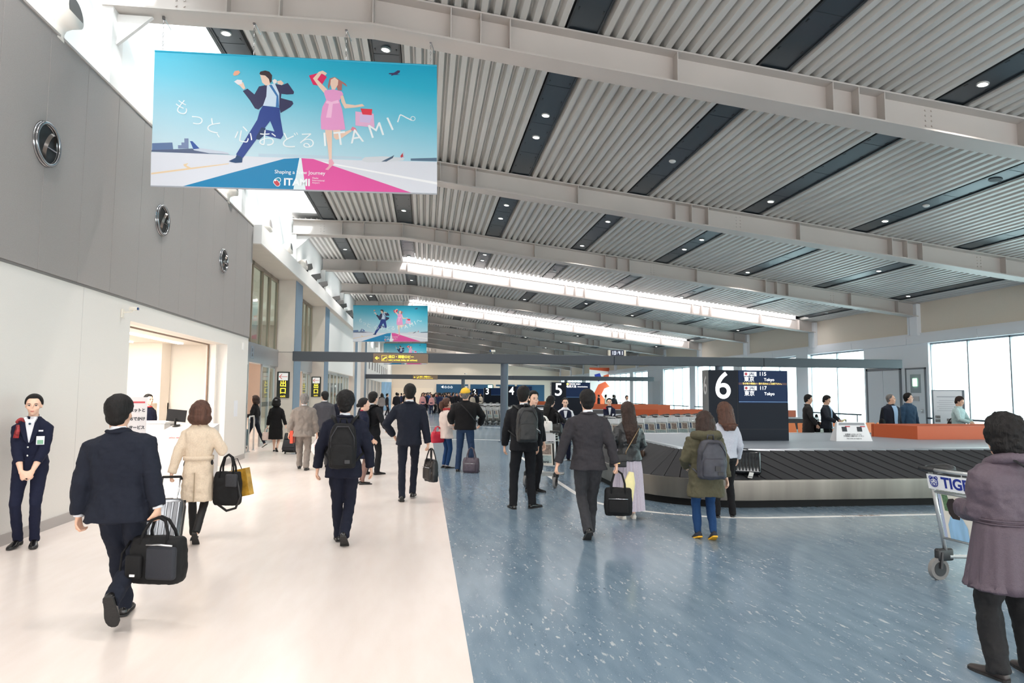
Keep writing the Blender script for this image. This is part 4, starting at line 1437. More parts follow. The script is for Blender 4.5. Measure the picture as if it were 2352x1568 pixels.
# --- businessman striding in front, black bag in the right hand
m1 = person('man in dark navy suit striding away in front, black bag in his right hand', -2.13, 5.2, 2, 1.585, .009, top=navy, bw=1.06, jw=1.08, hair='short', hem=.445, flare=1.08, sl=1.08, side=-5.5,
            la=(-.165, -.02, .468), ra=(.178, -.05, .47), rl=(.05, -.17, .155), rf=(62, 0), ll=(.0, .1, .046), lf=(-2, 8), lean=3, rcurl=1.5, lcurl=.9, hyaw=-4, cuff=True, fold=.014, legw=1.04, rd=(0, 0, -1), ld=(.05, .15, -1), rn=(1, -.3, 0), ln=(-1, .2, 0))
hw = wp(m1, PP[m1.name]['wr'][1])
bg1 = bag('travel_bag', 'large soft black bag with front pockets carried by the striding man in front', 'bag', .38, .19, .31, BLK, (hw.x + .03, hw.y - .03, hw.z - .075 - .42), R(-14), handle=.145, pocket=False)
for x0, x1, z0, z1 in ((-.02, .19, .04, .26), (-.17, -.05, .04, .2)):
    MB().bbox(x0, x1, -.125, -.07, z0, z1, .02).obj('front_pocket', mat('blue_black_nylon', (30, 33, 42), .6, bump=(500, .4)) if x0 > -.1 else BLK, bg1, 'angle')
MB().tube([(-.01, -.128, .275), (.08, -.132, .28), (.18, -.128, .275)], .007, 6).obj('zip', METAL, bg1, True)
MB().box(-.12, -.085, -.135, -.127, .06, .075).obj('brand_tab', M_board, bg1)
MB().tube([(-.215, 0, .27), (-.22, -.08, .2), (-.215, -.1, .1), (-.2, -.1, .05)], .008, 6).obj('side_strap', BLK, bg1, True)

# --- woman in the beige coat
c = person('woman in beige trench coat with brown bob pulling a silver suitcase', -2.44, 7.85, 4, 1.5, .011, bw=.92, skin=SKIN2, hair='bob', hc='auburn', top=trench, hem=.29, flare=1.02, jw=1.0, collar=None,
           la=(-.17, -.05, .475), ra=(.13, .13, .67), rpole=(.45, -1, -.6), lcurl=1.4, rcurl=1.2, bottom='slim', bm=mat('black_tights', (20, 19, 20), .7), legw=.85, ll=(-.03, .06, .04), rl=(.03, -.12, .085), rf=(52, 0), lf=(0, 4), shoetype='flat', fold=.014, ld=(0, 0, -1), ln=(-1, 0, 0))
p = PP[c.name]; k = p['k']
b = MB()
b.loft([[V(q) for q in sup(0, -.004 * k, z * k, w_ * k * .92, d_ * k * .96, 30)] for z, w_, d_ in ((.585, .112, .086), (.60, .112, .086), (.615, .112, .086))])
b.obj('coat_belt', trench, c, True)
MB().box(-.0025, .0025, -.108 * k, -.094 * k, .295 * k, .5 * k).obj('back_seam', mat('trench_seam', (160, 142, 118), .8), c)
hw = wp(c, p['wr'][-1])
suitcase('silver hard suitcase with dark trim pulled by the woman in the beige coat', (-2.6, 7.28, .03), R(8), .36, .24, .46, mat('silver_shell', (120, 122, 126), .25, .7), 6, .28, tilt=-27)
hw = wp(c, p['el'][1])
tb = bag('tote_bag', 'black tote bag with long strap hanging at the coat woman\'s right elbow', 'bag', .30, .12, .36, BLK, (hw.x + .07, hw.y - .03, hw.z - .57), R(-10), handle=.2, pocket=False)
MB().bbox(.0, .13, -.08, -.03, .2, .34, .02).obj('front_pocket', DGREY, tb, 'angle')
MB().tube([(.12, -.05, .3), (.17, -.06, .1), (.13, -.07, -.02), (.03, -.07, -.05), (-.08, -.06, .02)], .014, 8, flat=.4).obj('long_strap', BLK2, tb, True)
pb = MB()
pb.loft([[V((x * .13, y * .05, z)) for x, y in ((-1, -1), (1, -1), (1, 1), (-1, 1))] for z in (0, .3)])
o = pb.obj('shopping_bag', mat('gold_paper', (196, 150, 58), .3, .3, noise=(12, .35)))
o.location, o.rotation_euler = (hw.x + .18, hw.y + .1, hw.z - .50), (0, R(-12), R(-14))
tag(o, 'gold paper shopping bag behind the black tote of the coat woman', 'bag')
MB().tube([(-.06, 0, .3), (-.03, 0, .42), (.03, 0, .42), (.06, 0, .3)], .005, 6).obj('handle', BLK, o, True)

# --- man with the slim black backpack
m = person('man in navy suit with thick black hair and slim black backpack, walking', -.85, 7.55, 2, 1.62, .011, top=navy2, hair='fluffy', hem=.44, flare=1.06, la=(-.175, .05, .49), ra=(.175, .06, .49), lpole=(-.45, -1, 0), rpole=(.45, -1, 0),
           ll=(-.03, .1, .045), rl=(.02, -.09, .085), rf=(40, -4), lf=(0, 8), fold=.013)
backpack('slim plain black backpack worn by the man in navy on the cream floor', m, .29, .47, .13, BLK, .655)
# --- tall man
m = person('tall man in slim dark navy suit carrying a black briefcase down the cream floor', -.22, 10.5, -1, 1.755, .012, top=navy, hair='short', hem=.475, flare=1.0, jw=.97, la=(-.135, .1, .545), lpole=(-1, -.55, 0), ra=(.17, -.01, .455), rd=(0, 0, -1), rn=(1, 0, 0), rcurl=1.4,
           ll=(-.05, -.07, .05), rl=(.035, .1, .06), lf=(12, 6), rf=(0, -4), legw=.86)
hw = wp(m, PP[m.name]['wr'][1])
bag('briefcase', 'black leather briefcase in the tall man\'s right hand', 'bag', .34, .13, .34, BLK2, (hw.x + .05, hw.y, hw.z - .56), R(-65), handle=.17, rad=.02)
# --- uniform woman half hidden, in profile
m = person('woman attendant with hair bun in navy uniform, half hidden behind the backpack man', -1.08, 12.4, -75, 1.52, .013, bw=.9, skin=SKIN2, hair='bun', top=uni, hem=.5, collar=mat('red_piping', (170, 40, 60), .6), la=(-.12, .1, .52), ra=(.12, .1, .52), bottom='skirt', bm=uni, skirt=(.3, 1.1), legs=TIGHTS, shoetype='flat', hyaw=0)
# --- man with hair and black backpack behind her
m = person('young man in black suit with backpack standing behind the uniformed woman', -1.02, 13.8, -48, 1.63, .013, skin=SKIN2, top=black, hair='short', hem=.47, la=(-.13, .14, .56), ra=(.15, .1, .56), lpole=(-1, -1, 0), rpole=(1, -1, 0), hyaw=12, ll=(-.06, -.04, .045), rl=(.06, .04, .045))
backpack('black backpack on the young man behind the uniformed woman', m, .3, .46, .15, BLK, .68)
# --- elderly man in grey
m = person('grey haired man in crumpled light grey suit walking towards the exit', -2.5, 14.7, 4, 1.58, .013, top=greys, bw=1.03, jw=1.1, hair='short', hc='grey', hem=.44, flare=1.1, rl=(.05, -.05, .05), ll=(-.05, .1, .06), lf=(-8, 6), la=(-.185, .01, .46), ra=(.175, .0, .46), legw=1.12, fold=.02, sl=1.15)
hw = wp(m, PP[m.name]['wr'][1])
o = MB().loft([sup(0, 0, z, w_, d_, 20, 2.6) for z, w_, d_ in ((0, .09, .04), (.08, .13, .06), (.2, .12, .05), (.3, .06, .02), (.36, .015, .01))]).obj('plastic_bag', mat('white_plastic_bag', (232, 226, 226), .4), None, True)
organic(o, .012, .02, FOLD, 2)
o.location = (hw.x + .02, hw.y, hw.z - .43)
tag(o, 'white plastic carrier bag in the grey suited man\'s right hand', 'bag')
MB().disc((-.02, -.062, .17), (0, -1, .1), .04, 14).obj('printed_mark', mat('print_red', (200, 70, 80), .5), o)
hw = wp(m, PP[m.name]['wr'][-1])
o = MB().loft([[V((x * .03, y * .13, z)) for x, y in ((-1, -1), (1, -1), (1, 1), (-1, 1))] for z in (0, .26)]).obj('shopping_bag', mat('red_orange_paper', (206, 74, 50), .4))
o.location = (hw.x + .06, hw.y + .04, hw.z - .2)
tag(o, 'flat red orange bag at the grey suited man\'s left hand', 'bag')
# --- man in dark grey jacket past him, and a dark haired woman beyond
m = person('man in dark grey tweed jacket near the exit pillar, head turned left', -2.47, 17.4, 18, 1.64, .014, top=dgrey, hair='short', hem=.42, hyaw=20, la=(-.19, .05, .52), lpole=(-1, -.6, 0), legw=1.05, bm=black, jw=1.08)
m = person('dark haired traveller in navy just right of the grey tweed man', -2.25, 18.6, 0, 1.58, .018, top=navy2, hair='short')
suitcase('dark cabin suitcase trailing beside the grey suited man', (-1.95, 15.2, .0), R(20), .34, .22, .5, DGREY, pull=.45, soft=True)
# --- woman in black dress with cabin case
m = person('woman in black cardigan and long black skirt with black bob by the exit doors', -4.02, 19.3, -6, 1.46, .014, bw=.93, skin=SKIN2, hair='bob', top=blkc, hem=.5, jw=1.05, bottom='skirt', bm=blkc, skirt=(.23, 1.15), legs=mat('bare_leg', (226, 186, 164), .5), shoetype='flat', rl=(.05, -.06, .075), rf=(45, 0), ll=(-.04, .06, .045), ra=(.2, -.04, .47), rcurl=1.2, lcurl=1.2)
MB().bbox(-.03, .03, -.006, .006, -.006, .006, .004).obj('hair_clip', WHITE, m).location = PP[m.name]['hd']((.02, -.135, .06))
hw = wp(m, PP[m.name]['wr'][-1])
bag('handbag', 'small pink white handbag held by the woman in black', 'bag', .26, .12, .22, mat('blush_leather', (232, 206, 196), .4), (hw.x, hw.y, hw.z - .39), R(20), handle=.13, pocket=False)
suitcase('dark grey soft cabin suitcase pulled by the woman in black', (-3.5, 18.55, .02), R(-12), .38, .24, .48, DGREY, pull=.42, soft=True, tilt=-24)
# --- woman passing through the doors
m = person('woman in black jumper and dark trousers walking left through the glass doors', -4.93, 20.75, 82, 1.5, .014, bw=.92, skin=SKIN2, hair='bob', hc='brown', top=blkc, hem=.53, jw=.95, bottom='slim', bm=cloth('dark_navy_trousers', (26, 30, 42)), legw=.95, ll=(-.03, .17, .05), rl=(.03, -.2, .075), rf=(35, 0), lf=(-12, 0), la=(-.14, .16, .6), ra=(.13, .12, .6), shoe=mat('white_shoe', (226, 222, 216), .5), shoetype='flat')
suitcase('teal hard suitcase standing inside the glass door', (-5.15, 20.2, 0), R(80), .36, .24, .52, mat('teal_shell', (52, 84, 96), .3), 6, .4)
m = person('dark figure in black already outside the glass doors', -5.75, 21.4, 70, 1.5, .02, bw=.93, hair='long', top=blkc, bottom='slim', bm=blkc)
# --- couple by the belt: cap man and woman in pink
m = person('woman in pale pink jacket and red scarf beside the man in the yellow cap', .48, 14.9, -62, 1.5, .013, bw=.95, skin=SKIN2, hair='tail', hc='auburn', top=cream, hem=.43, jw=1.12, flare=1.12, collar=REDS, coll2=False, bottom='slim', bm=indigo, shoetype='flat', la=(-.1, .16, .58), ra=(.13, .14, .58))
MB().tube([PP[m.name]['B']((math.cos(a_) * .07, math.sin(a_) * .075, 1.27)) for a_ in [2 * PI * i / 14 for i in range(15)]], .028, 8).obj('scarf', REDS, m, True)
o = bag('handbag', 'crimson quilted bag hanging at the pink jacket woman\'s side', 'bag', .3, .14, .24, mat('crimson_quilt', (190, 30, 56), .5, bump=(30, .5)), (.3, 14.85, .55), R(30), handle=.12, pocket=False)
m = person('man in yellow cap and black jacket with blue jeans standing by the cream edge', .86, 14.2, -12, 1.73, .013, top=blkc, bw=1.08, jw=1.15, hair='short', hc='grey', hem=.5, flare=1.02, bm=jeans, la=(-.18, .1, .58), ra=(.16, .16, .56), rpole=(1, -.6, 0), ll=(-.085, 0, .045), rl=(.09, -.03, .045), rf=(0, -40), collar=None, hpitch=8, hyaw=-10, sl=1.2)
p = PP[m.name]
b = MB()
rg = []
for j in range(9):
    e_ = j / 8 * PI / 2
    rg.append([p['hd']((.099 * math.cos(e_) * math.cos(2 * PI * i / 22), -.02 + .118 * math.cos(e_) * math.sin(2 * PI * i / 22), .04 + .1 * math.sin(e_))) for i in range(22)])
b.loft(rg)
b.loft([[p['hd'](q) for q in ((-.07, .07, .052 + z), (.07, .07, .052 + z), (.06, .16, .04 + z), (0, .185, .036 + z), (-.06, .16, .04 + z))] for z in (0, .008)])
b.obj('cap', mat('yellow_cap', (232, 184, 54), .75, bump=(300, .3)), m, True)
MB().tube([p['B']((x * p['k'], y * p['k'], z * p['k'])) for x, y, z in ((-.1, .03, .835), (-.02, -.1, .79), (.05, -.115, .72), (.115, -.08, .63), (.12, .03, .6))], .018, 8, flat=.35).obj('cross_strap', BLK2, m, True)
bag('sports_bag', 'mauve grey sports bag standing on the floor between the cap man\'s feet', 'bag', .34, .2, .3, mat('mauve_nylon', (84, 74, 84), .6, noise=(20, .2)), (.98, 14.02, 0), R(-20), handle=.22)
# --- man with backpack standing, and the younger man beside
m = person('man in black suit with bulky black backpack standing near the slate column', 1.42, 9.62, 2, 1.725, .012, top=black, hair='short', bw=1.02, hem=.47, la=(-.14, .12, .5), ra=(.145, .12, .5), lpole=(-.7, -1, 0), rpole=(.7, -1, 0), ll=(-.085, -.01, .045), rl=(.075, .0, .045), rf=(0, -50), lf=(0, 6), hyaw=-28)
bp = backpack('bulky black backpack with loops on the suited man near the grey column', m, .31, .48, .2, mat('black_backpack', (30, 32, 33), .5, noise=(25, .3)), .69)
MB().tube([(.1, -.1, .2), (.16, -.1, .16), (.17, -.08, .12)], .006, 6).obj('key_loop', METAL, bp, True)
m = person('young man with fringe facing us, mostly hidden behind the bulky backpack man', 1.8, 11.2, -140, 1.66, .013, face=True, top=black, skin=SKIN2, hair='short', hyaw=-20)
trolley('luggage trolley with white panel standing right of the backpack man', (2.08, 11.85, 0), R(-28), ad='sahara')
o = bag('paper_carrier', 'white carrier bag standing on the trolley right of the backpack man', 'bag', .34, .16, .34, mat('white_paper_bag', (230, 226, 222), .5), (2.11, 11.93, .80), R(-28), handle=.1, pocket=False)
# --- man in charcoal suit walking
m = person('man in charcoal grey suit striding on the blue floor with a black holdall', 1.87, 7.62, -3, 1.665, .0105, top=char, bm=mat('charcoal_trousers', (46, 46, 50), .85, noise=(90, .08), bump=(420, .35)), hair='short', hem=.46, flare=1.12, la=(-.215, -.0, .48), lpole=(-.8, -1, 0), ra=(.185, -.08, .47), rcurl=1.4, lcurl=1.0, ll=(-.02, -.1, .075), lf=(38, 4), rl=(.03, .09, .046), rf=(0, -6), lean=2, fold=.014, rd=(.05, 0, -1), rn=(1, 0, 0), ln=(-1, .3, 0))
hw = wp(m, PP[m.name]['wr'][1])
bag('holdall', 'small black nylon holdall in the charcoal suited man\'s right hand', 'bag', .31, .17, .3, BLK, (hw.x + .02, hw.y, hw.z - .55), R(-15), handle=.2)
o = MB().loft([sup(0, 0, z, w_, .022, 16, 2.4) for z, w_ in ((0, .04), (.15, .075), (.34, .07), (.46, .03))]).obj('plastic_bag', mat('pale_yellow_plastic', (240, 228, 168), .45, noise=(10, .08)))
o.location, o.rotation_euler = (hw.x + .13, hw.y + .1, hw.z - .54), (0, R(10), R(10))
tag(o, 'pale yellow plastic bag hanging beside the black holdall', 'bag')
# --- woman in leather jacket with pleated skirt
m = person('woman with long dark hair in black leather jacket and long lilac pleated skirt', 2.68, 8.72, 6, 1.5, .0105, bw=.92, skin=SKIN2, hair='long', hc='brown', top=bleather, hem=.5, flare=1.16, jw=1.08, collar=None, coll2=False, bottom='skirt', bm=lilac, skirt=(.075, 1.25), pleats=26, la=(-.1, .14, .6), ra=(.11, .14, .57), lpole=(-.7, -1, -.2), rpole=(.5, -1, -.3), ll=(-.05, 0, .04), rl=(.05, 0, .04), shoe=mat('cream_sneaker', (222, 214, 204), .6), sole=mat('pale_sole', (214, 208, 200), .6), shoetype='sneaker', lf=(0, 4), rf=(0, -20))
p = PP[m.name]; k = p['k']
x0 = wp(m, (-.13 * k, -.085 * k, .5 * k))
o = MB().bbox(-.11, .11, -.035, .035, 0, .16, .015).obj('shoulder_bag', BLK2, None, 'angle')
o.location, o.rotation_euler = (x0.x - .02, x0.y - .06, x0.z - .06), (0, 0, R(-8))
tag(o, 'small black shoulder bag with gold clasp at the pleated skirt woman\'s hip', 'bag')
MB().bbox(-.112, .112, -.042, -.03, .07, .165, .008).obj('flap', BLK2, o, 'angle')
MB().bbox(-.025, .025, -.048, -.04, .045, .08, .004).obj('clasp', mat('gold_metal', (206, 164, 104), .25, .8), o)
d = wp(m, p['B']((.06 * k, -.11 * k, .79 * k))) - o.location
d2 = wp(m, p['B']((.0 * k, -.118 * k, .7 * k))) - o.location
iv = Euler((0, 0, -R(-8))).to_matrix()
MB().tube([(.1, -.01, .15), (.105, -.02, .2), iv @ d2, iv @ d], .0055, 6).obj('shoulder_strap', mat('gold_chain', (150, 124, 92), .35, .6), o, True)
# --- olive parka woman
m = person('woman in olive hooded parka and blue jeans with dark wavy hair and grey backpack', 3.17, 7.38, -4, 1.415, .0105, bw=.97, skin=SKIN2, hair='mid', hc='brown', top=olive, hem=.345, jw=1.2, flare=1.12, collar=None, bottom='slim', bm=indigo, legw=1.1, la=(-.12, .14, .57), ra=(.18, .0, .44), lpole=(-.5, -1, -.2), sl=1.3, shoe=mat('dark_sneaker', (30, 34, 48), .7), sole=mat('yellow_sole', (236, 178, 40), .6), shoetype='sneaker', ll=(-.05, .05, .05), rl=(.045, -.04, .065), rf=(24, -4), lf=(18, 4), fold=.018)
p = PP[m.name]; k = p['k']
b = MB().tube([p['B']((math.cos(a_) * .095 * k, (-.03 + math.sin(a_) * .075) * k, (.822 - .012 * math.sin(a_)) * k)) for a_ in [R(60 - 300 * i / 12) for i in range(13)]], [.018 * k] + [.034 * k] * 11 + [.018 * k], 10).ell(p['B']((0, -.085 * k, .79 * k)), (.07 * k, .035 * k, .05 * k))
organic(b.obj('hood', olive, m, True), .011, .012, FOLD, 2)
bp = backpack('dark grey round topped backpack on the olive parka woman', m, .32, .43, .17, mat('slate_nylon', (56, 57, 66), .55, noise=(25, .15)), .645)
MB().box(.0, .06, -.118, -.108, .1, .15).obj('label_patch', mat('dark_patch', (30, 30, 33)), bp)
# --- woman in grey knit
m = person('woman in pale grey jumper and black trousers standing close to the carousel belt', 4.02, 8.7, 4, 1.51, .0115, bw=.93, skin=SKIN2, hair='mid', hc='auburn', top=knit, hem=.52, jw=1.0, sl=1.05, collar=None, coll2=False, bottom='trousers', bm=blkc, legw=.9, shoetype='flat', rf=(0, -30), lf=(0, 5), ra=(.16, .08, .5), ll=(-.09, .0, .04), rl=(.06, 0, .04))
# --- elderly woman at the right edge
m = person('elderly woman with short dark hair in a gathered plum coat at the right edge', 3.42, 3.62, -5, 1.49, .009, bw=1.02, skin=SKIN, hair='puffy', hc='black', top=plum, hem=.35, jw=1.16, flare=1.26, collar=None, coll2=False, bottom='trousers', bm=mat('black_trousers', (17, 16, 18), .8, bump=(300, .3)), legw=1.18, la=(-.07, .17, .63), lpole=(-.18, -.9, -.5), ra=(.1, .2, .64), rpole=(1, -.4, -.4), sl=1.3, ll=(-.075, .0, .045), rl=(.085, .03, .045), lf=(0, 14), rf=(0, -10), hyaw=4, fold=.016, shoe=mat('brown_shoe', (56, 48, 46), .45))
p = PP[m.name]; k = p['k']
b = MB()
rings = []
for f in range(9):
    t = f / 8
    z = (.60 - .255 * t) * k
    amp = .006 + .03 * t
    rings.append([V((q.x * (1 + amp * math.sin(i * 2 * PI / 72 * 17)), q.y * (1 + amp * math.sin(i * 2 * PI / 72 * 17)), q.z)) for i, q in enumerate(sup(0, -.004 * k, z, (.126 + .042 * t) * k, (.1 + .04 * t) * k, 72, 2.2))])
b.loft(rings)
b.obj('coat_skirt', plum, m, True)
b = MB()
for z in (.598, .612):
    b.tube([V((q.x, q.y, q.z)) for q in sup(0, -.004 * k, z * k, .128 * k, .1 * k, 40, 2.3)] + [sup(0, -.004 * k, z * k, .128 * k, .1 * k, 40, 2.3)[0]], .005, 6)
b.obj('waist_seam', plum, m, True)
b = MB().tube([p['B']((math.cos(a_) * .062 * k, (-.005 + math.sin(a_) * .06) * k, (.835 - .02 * math.sin(a_)) * k)) for a_ in [R(80 - 340 * i / 14) for i in range(15)]], .024 * k, 10)
organic(b.obj('stand_collar', plum, m, True), .009, .008, FOLD, 2)
MB().tube([p['B']((x * k, y * k, z * k)) for x, y, z in ((-.04, .06, .845), (-.03, -.075, .845), (.02, -.112, .80), (.08, -.118, .72), (.14, -.11, .64), (.17, .0, .58))], .0075, 8).obj('braided_cord', mat('black_cord', (26, 26, 30), .5, bump=(160, 1)), m, True)
trolley('luggage trolley with tiger head advert board in front of the elderly woman', (4.69, 5.34, 0), R(-84), ad='tiger')
# --- service room attendant
m = person('woman attendant with tied back hair behind the counters in the side room', -5.72, 15.0, -120, 1.555, .013, bw=.9, skin=SKIN2, face=True, hair='bun', top=uni, hem=.5, la=(-.1, .14, .56), ra=(.1, .14, .56))
MB().tube([PP[m.name]['B']((math.cos(a_) * .06, .02 + math.sin(a_) * .07, 1.3)) for a_ in [R(20 + 140 * i / 8) for i in range(9)]], .014, 8).obj('neck_scarf', REDS, m, True)
# --- group near sign 5
m = person('woman with long black hair in black suit looking at her phone', 2.86, 15.2, -58, 1.56, .013, bw=.93, skin=SKIN2, hair='long', top=blkc, hem=.45, la=(.02, .19, .64), ra=(.12, .18, .64), rpole=(1, -.6, -.6), lpole=(-1, -.6, -.6), bottom='trousers', bm=blkc, hpitch=-18, collar=None)
hw = wp(m, PP[m.name]['wr'][1] + V((-.05, .08, .02)))
o = MB().bbox(-.035, .035, -.005, .005, -.07, .07, .004).obj('phone', mat('phone_black', (30, 32, 38), .2))
o.location, o.rotation_euler = hw, (R(-40), 0, R(-58))
tag(o, 'dark smartphone in the long haired woman\'s hands', 'phone')
MB().box(-.031, .031, -.0056, -.0049, -.06, .06).obj('screen', mat('phone_screen', (120, 130, 140), .1), o)
hw = wp(m, (.2, -.02, .98))
bag('shoulder_bag', 'large black shoulder bag at the phone woman\'s side', 'bag', .36, .14, .28, BLK2, (hw.x, hw.y, hw.z - .3), R(-58), handle=.25, pocket=False)
m = person('attendant in dark waistcoat over white sleeves facing us below the sign numbered 5', 3.45, 16.4, 172, 1.52, .012, bw=.93, skin=SKIN2, face=True, hair='bun', top=WHITE, hem=.52, bottom='trousers', bm=uni, la=(-.14, .12, .52), ra=(.12, .12, .56), coll2=False)
p = PP[m.name]; k = p['k']
MB().loft([[p['B'](q) for q in sup(0, -.002 * k, z * k, a_ * k, d_ * k, 28, 2.4)] for z, a_, d_ in ((.51, .112, .088), (.6, .104, .083), (.7, .113, .086), (.77, .108, .083), (.8, .085, .068), (.815, .06, .05))]).obj('waistcoat', uni, m, True)
MB().prism([p['B']((x * k, .086 * k, z * k)) for x, z in ((-.085, .62), (-.045, .62), (-.045, .68), (-.085, .68))], (0, .008, 0)).obj('name_badge', WHITE, m)
MB().prism([p['B']((x * k, .084 * k, z * k)) for x, z in ((-.012, .69), (.012, .69), (.03, .8), (-.03, .8))], (0, .008, 0)).obj('shirt_front', WHITE, m)
m = person('attendant in navy jacket with red shoulder flash facing us behind the row of trolleys', 5.46, 19.6, 170, 1.5, .013, bw=.92, skin=SKIN2, face=True, hair='bun', top=uni, hem=.5, bottom='skirt', bm=uni, legs=TIGHTS, la=(-.05, .13, .5), ra=(.05, .13, .5), lpole=(-1, -.4, 0), rpole=(1, -.4, 0))
p = PP[m.name]; k = p['k']
MB().prism([p['B']((x * k, .08 * k, z * k)) for x, z in ((-.085, .65), (-.05, .65), (-.05, .7), (-.085, .7))], (0, .01, 0)).obj('name_badge', WHITE, m)
MB().prism([p['B']((x * k, .078 * k, z * k)) for x, z in ((-.01, .68), (.01, .68), (.03, .82), (-.03, .82))], (0, .01, 0)).obj('shirt_front', WHITE, m)
MB().ell(p['B']((.09 * k, .05 * k, .8 * k)), (.05, .04, .03)).obj('neck_scarf', REDS, m, True)
m = person('distant staff member in white sleeves and dark waistcoat beside the far orange barrier', 10.1, 33, 190, 1.56, .022, bw=.95, hair='short', top=WHITE, hem=.52, bm=uni)
p = PP[m.name]; k = p['k']
MB().loft([[p['B'](q) for q in sup(0, -.002 * k, z * k, a_ * k, d_ * k, 20, 2.4)] for z, a_, d_ in ((.51, .112, .088), (.7, .113, .086), (.8, .085, .068))]).obj('waistcoat', uni, m, True)
# --- five men beyond the carousel
m = person('man in long dark coat standing behind the carousel, left of the pair', 10.15, 16.9, -118, 1.64, .014, top=cloth('dark_brown_coat', (44, 42, 42)), hair='short', hem=.3, flare=1.05, bm=black, la=(-.12, .15, .56), ra=(.12, .12, .52), hpitch=-12, rpole=(1, -.6, 0))
m = person('man in dark jacket and blue shirt reading a leaflet, right of the pair', 10.58, 16.75, -140, 1.62, .014, top=cloth('slate_jacket', (40, 44, 52)), hair='short', face=True, hem=.47, bm=black, la=(-.06, .18, .6), ra=(.08, .17, .58), hpitch=-22, rpole=(1, -.6, 0), lpole=(-1, -.6, 0))
front_patch(m, .47, .83, .034, mat('blue_shirt', (150, 176, 206), .7))
hw = wp(m, PP[m.name]['wr'][-1] + V((.04, .1, .0)))
o = MB().bbox(-.1, .1, -.004, .004, -.07, .07, .003).obj('leaflet', mat('yellowish_paper', (236, 226, 168), .6))
o.location, o.rotation_euler = hw, (R(-50), 0, R(-110))
tag(o, 'yellowish leaflet in the reading man\'s hands', 'paper')
MB().box(-.09, .09, -.0055, -.0041, -.004, .004).obj('fold_line', mat('paper_fold', (200, 190, 140), .7), o)
hw = wp(m, (.05, -.24, .93))
bag('shoulder_bag', 'black shoulder bag behind the reading man', 'bag', .32, .14, .28, BLK, (hw.x, hw.y, .66), R(-110), handle=.2, pocket=False)
m = person('older man with short grey hair in dark blazer and blue shirt by the grey doors', 11.66, 15.7, -172, 1.67, .014, top=cloth('navy_blazer', (34, 38, 50)), bw=1.08, jw=1.12, hair='thin', hc='grey', face=True, hem=.46, bm=navy, hyaw=40)
front_patch(m, .47, .83, .044, mat('blue_shirt', (150, 176, 206), .7), jw=1.21)
hw = wp(m, (.26, 0, .85))
bag('shoulder_bag', 'black shoulder bag hanging at the older man\'s side by the doors', 'bag', .3, .14, .24, BLK, (hw.x, hw.y, .82), R(-140), handle=.26, pocket=False)
m = person('man in petrol blue shirt looking sideways beside the older man in blazer', 12.45, 16.1, -168, 1.7, .014, top=teal, hair='short', skin=SKIN2, face=True, hem=.47, bm=jeans, hyaw=38, collar=None, lpole=(-1, -.5, 0))
m = person('man in pale mint shirt with head bowed by the window wall', 13.5, 15.7, -150, 1.62, .014, top=mint, hair='short', hc='brown', face=True, hem=.5, bm=jeans, hpitch=-25, la=(-.03, .19, .6), ra=(.06, .19, .6), lpole=(-1, -.5, -.3), rpole=(1, -.5, -.3), collar=None, lean=4)
hw = wp(m, (-.02, -.2, .7))
bag('rucksack', 'dark bag at the back of the man in the mint shirt', 'bag', .3, .2, .3, BLK, (hw.x + .1, hw.y, .68), R(-95), handle=.1, pocket=False)
# ================================================================ carousels, signs and fittings
M_ss = mat('brushed_steel', (116, 112, 105), .34, .85, noise=(2.2, .3, (1, 1, .04)))  # vertical streaks in the colour stand in for reflections
M_belt = mat('belt_rubber', (43, 44, 47), .7, spec=.25, noise=(200, .12))
M_plinth = mat('black_plinth', (11, 11, 12), .6, spec=.2)
M_cdeck = mat('grey_blue_deck', (142, 150, 160), .45, noise=(80, .03))
M_orange = mat('orange_laminate', (192, 88, 44), .45, noise=(150, .04))
M_rim = mat('steel_rim', (186, 190, 196), .3, .8)
def track(x0, x1, y0, y1, r, ins, n=14):
    """rounded rectangle outline inset by ins, as (point, outward normal), anticlockwise from the front left"""
    out = []
    for cx, cy, a0 in ((x0 + r, y0 + r, 180), (x1 - r, y0 + r, 270), (x1 - r, y1 - r, 0), (x0 + r, y1 - r, 90)):
        for i in range(n + 1):
            a = R(a0 + 90 * i / n)
            nrm = V((math.cos(a), math.sin(a), 0))
            out.append((V((cx, cy, 0)) + nrm * (r - ins), nrm))
    return out
def resample(pts, step):
    res, acc = [], 0.0
    n = len(pts)
    for i in range(n):
        a, b = pts[i], pts[(i + 1) % n]
        L = (b[0] - a[0]).length
        while acc <= L and L > 1e-6:
            f = acc / L
            res.append((a[0].lerp(b[0], f), a[1].lerp(b[1], f).normalized()))
            acc += step
        acc -= L
    return res
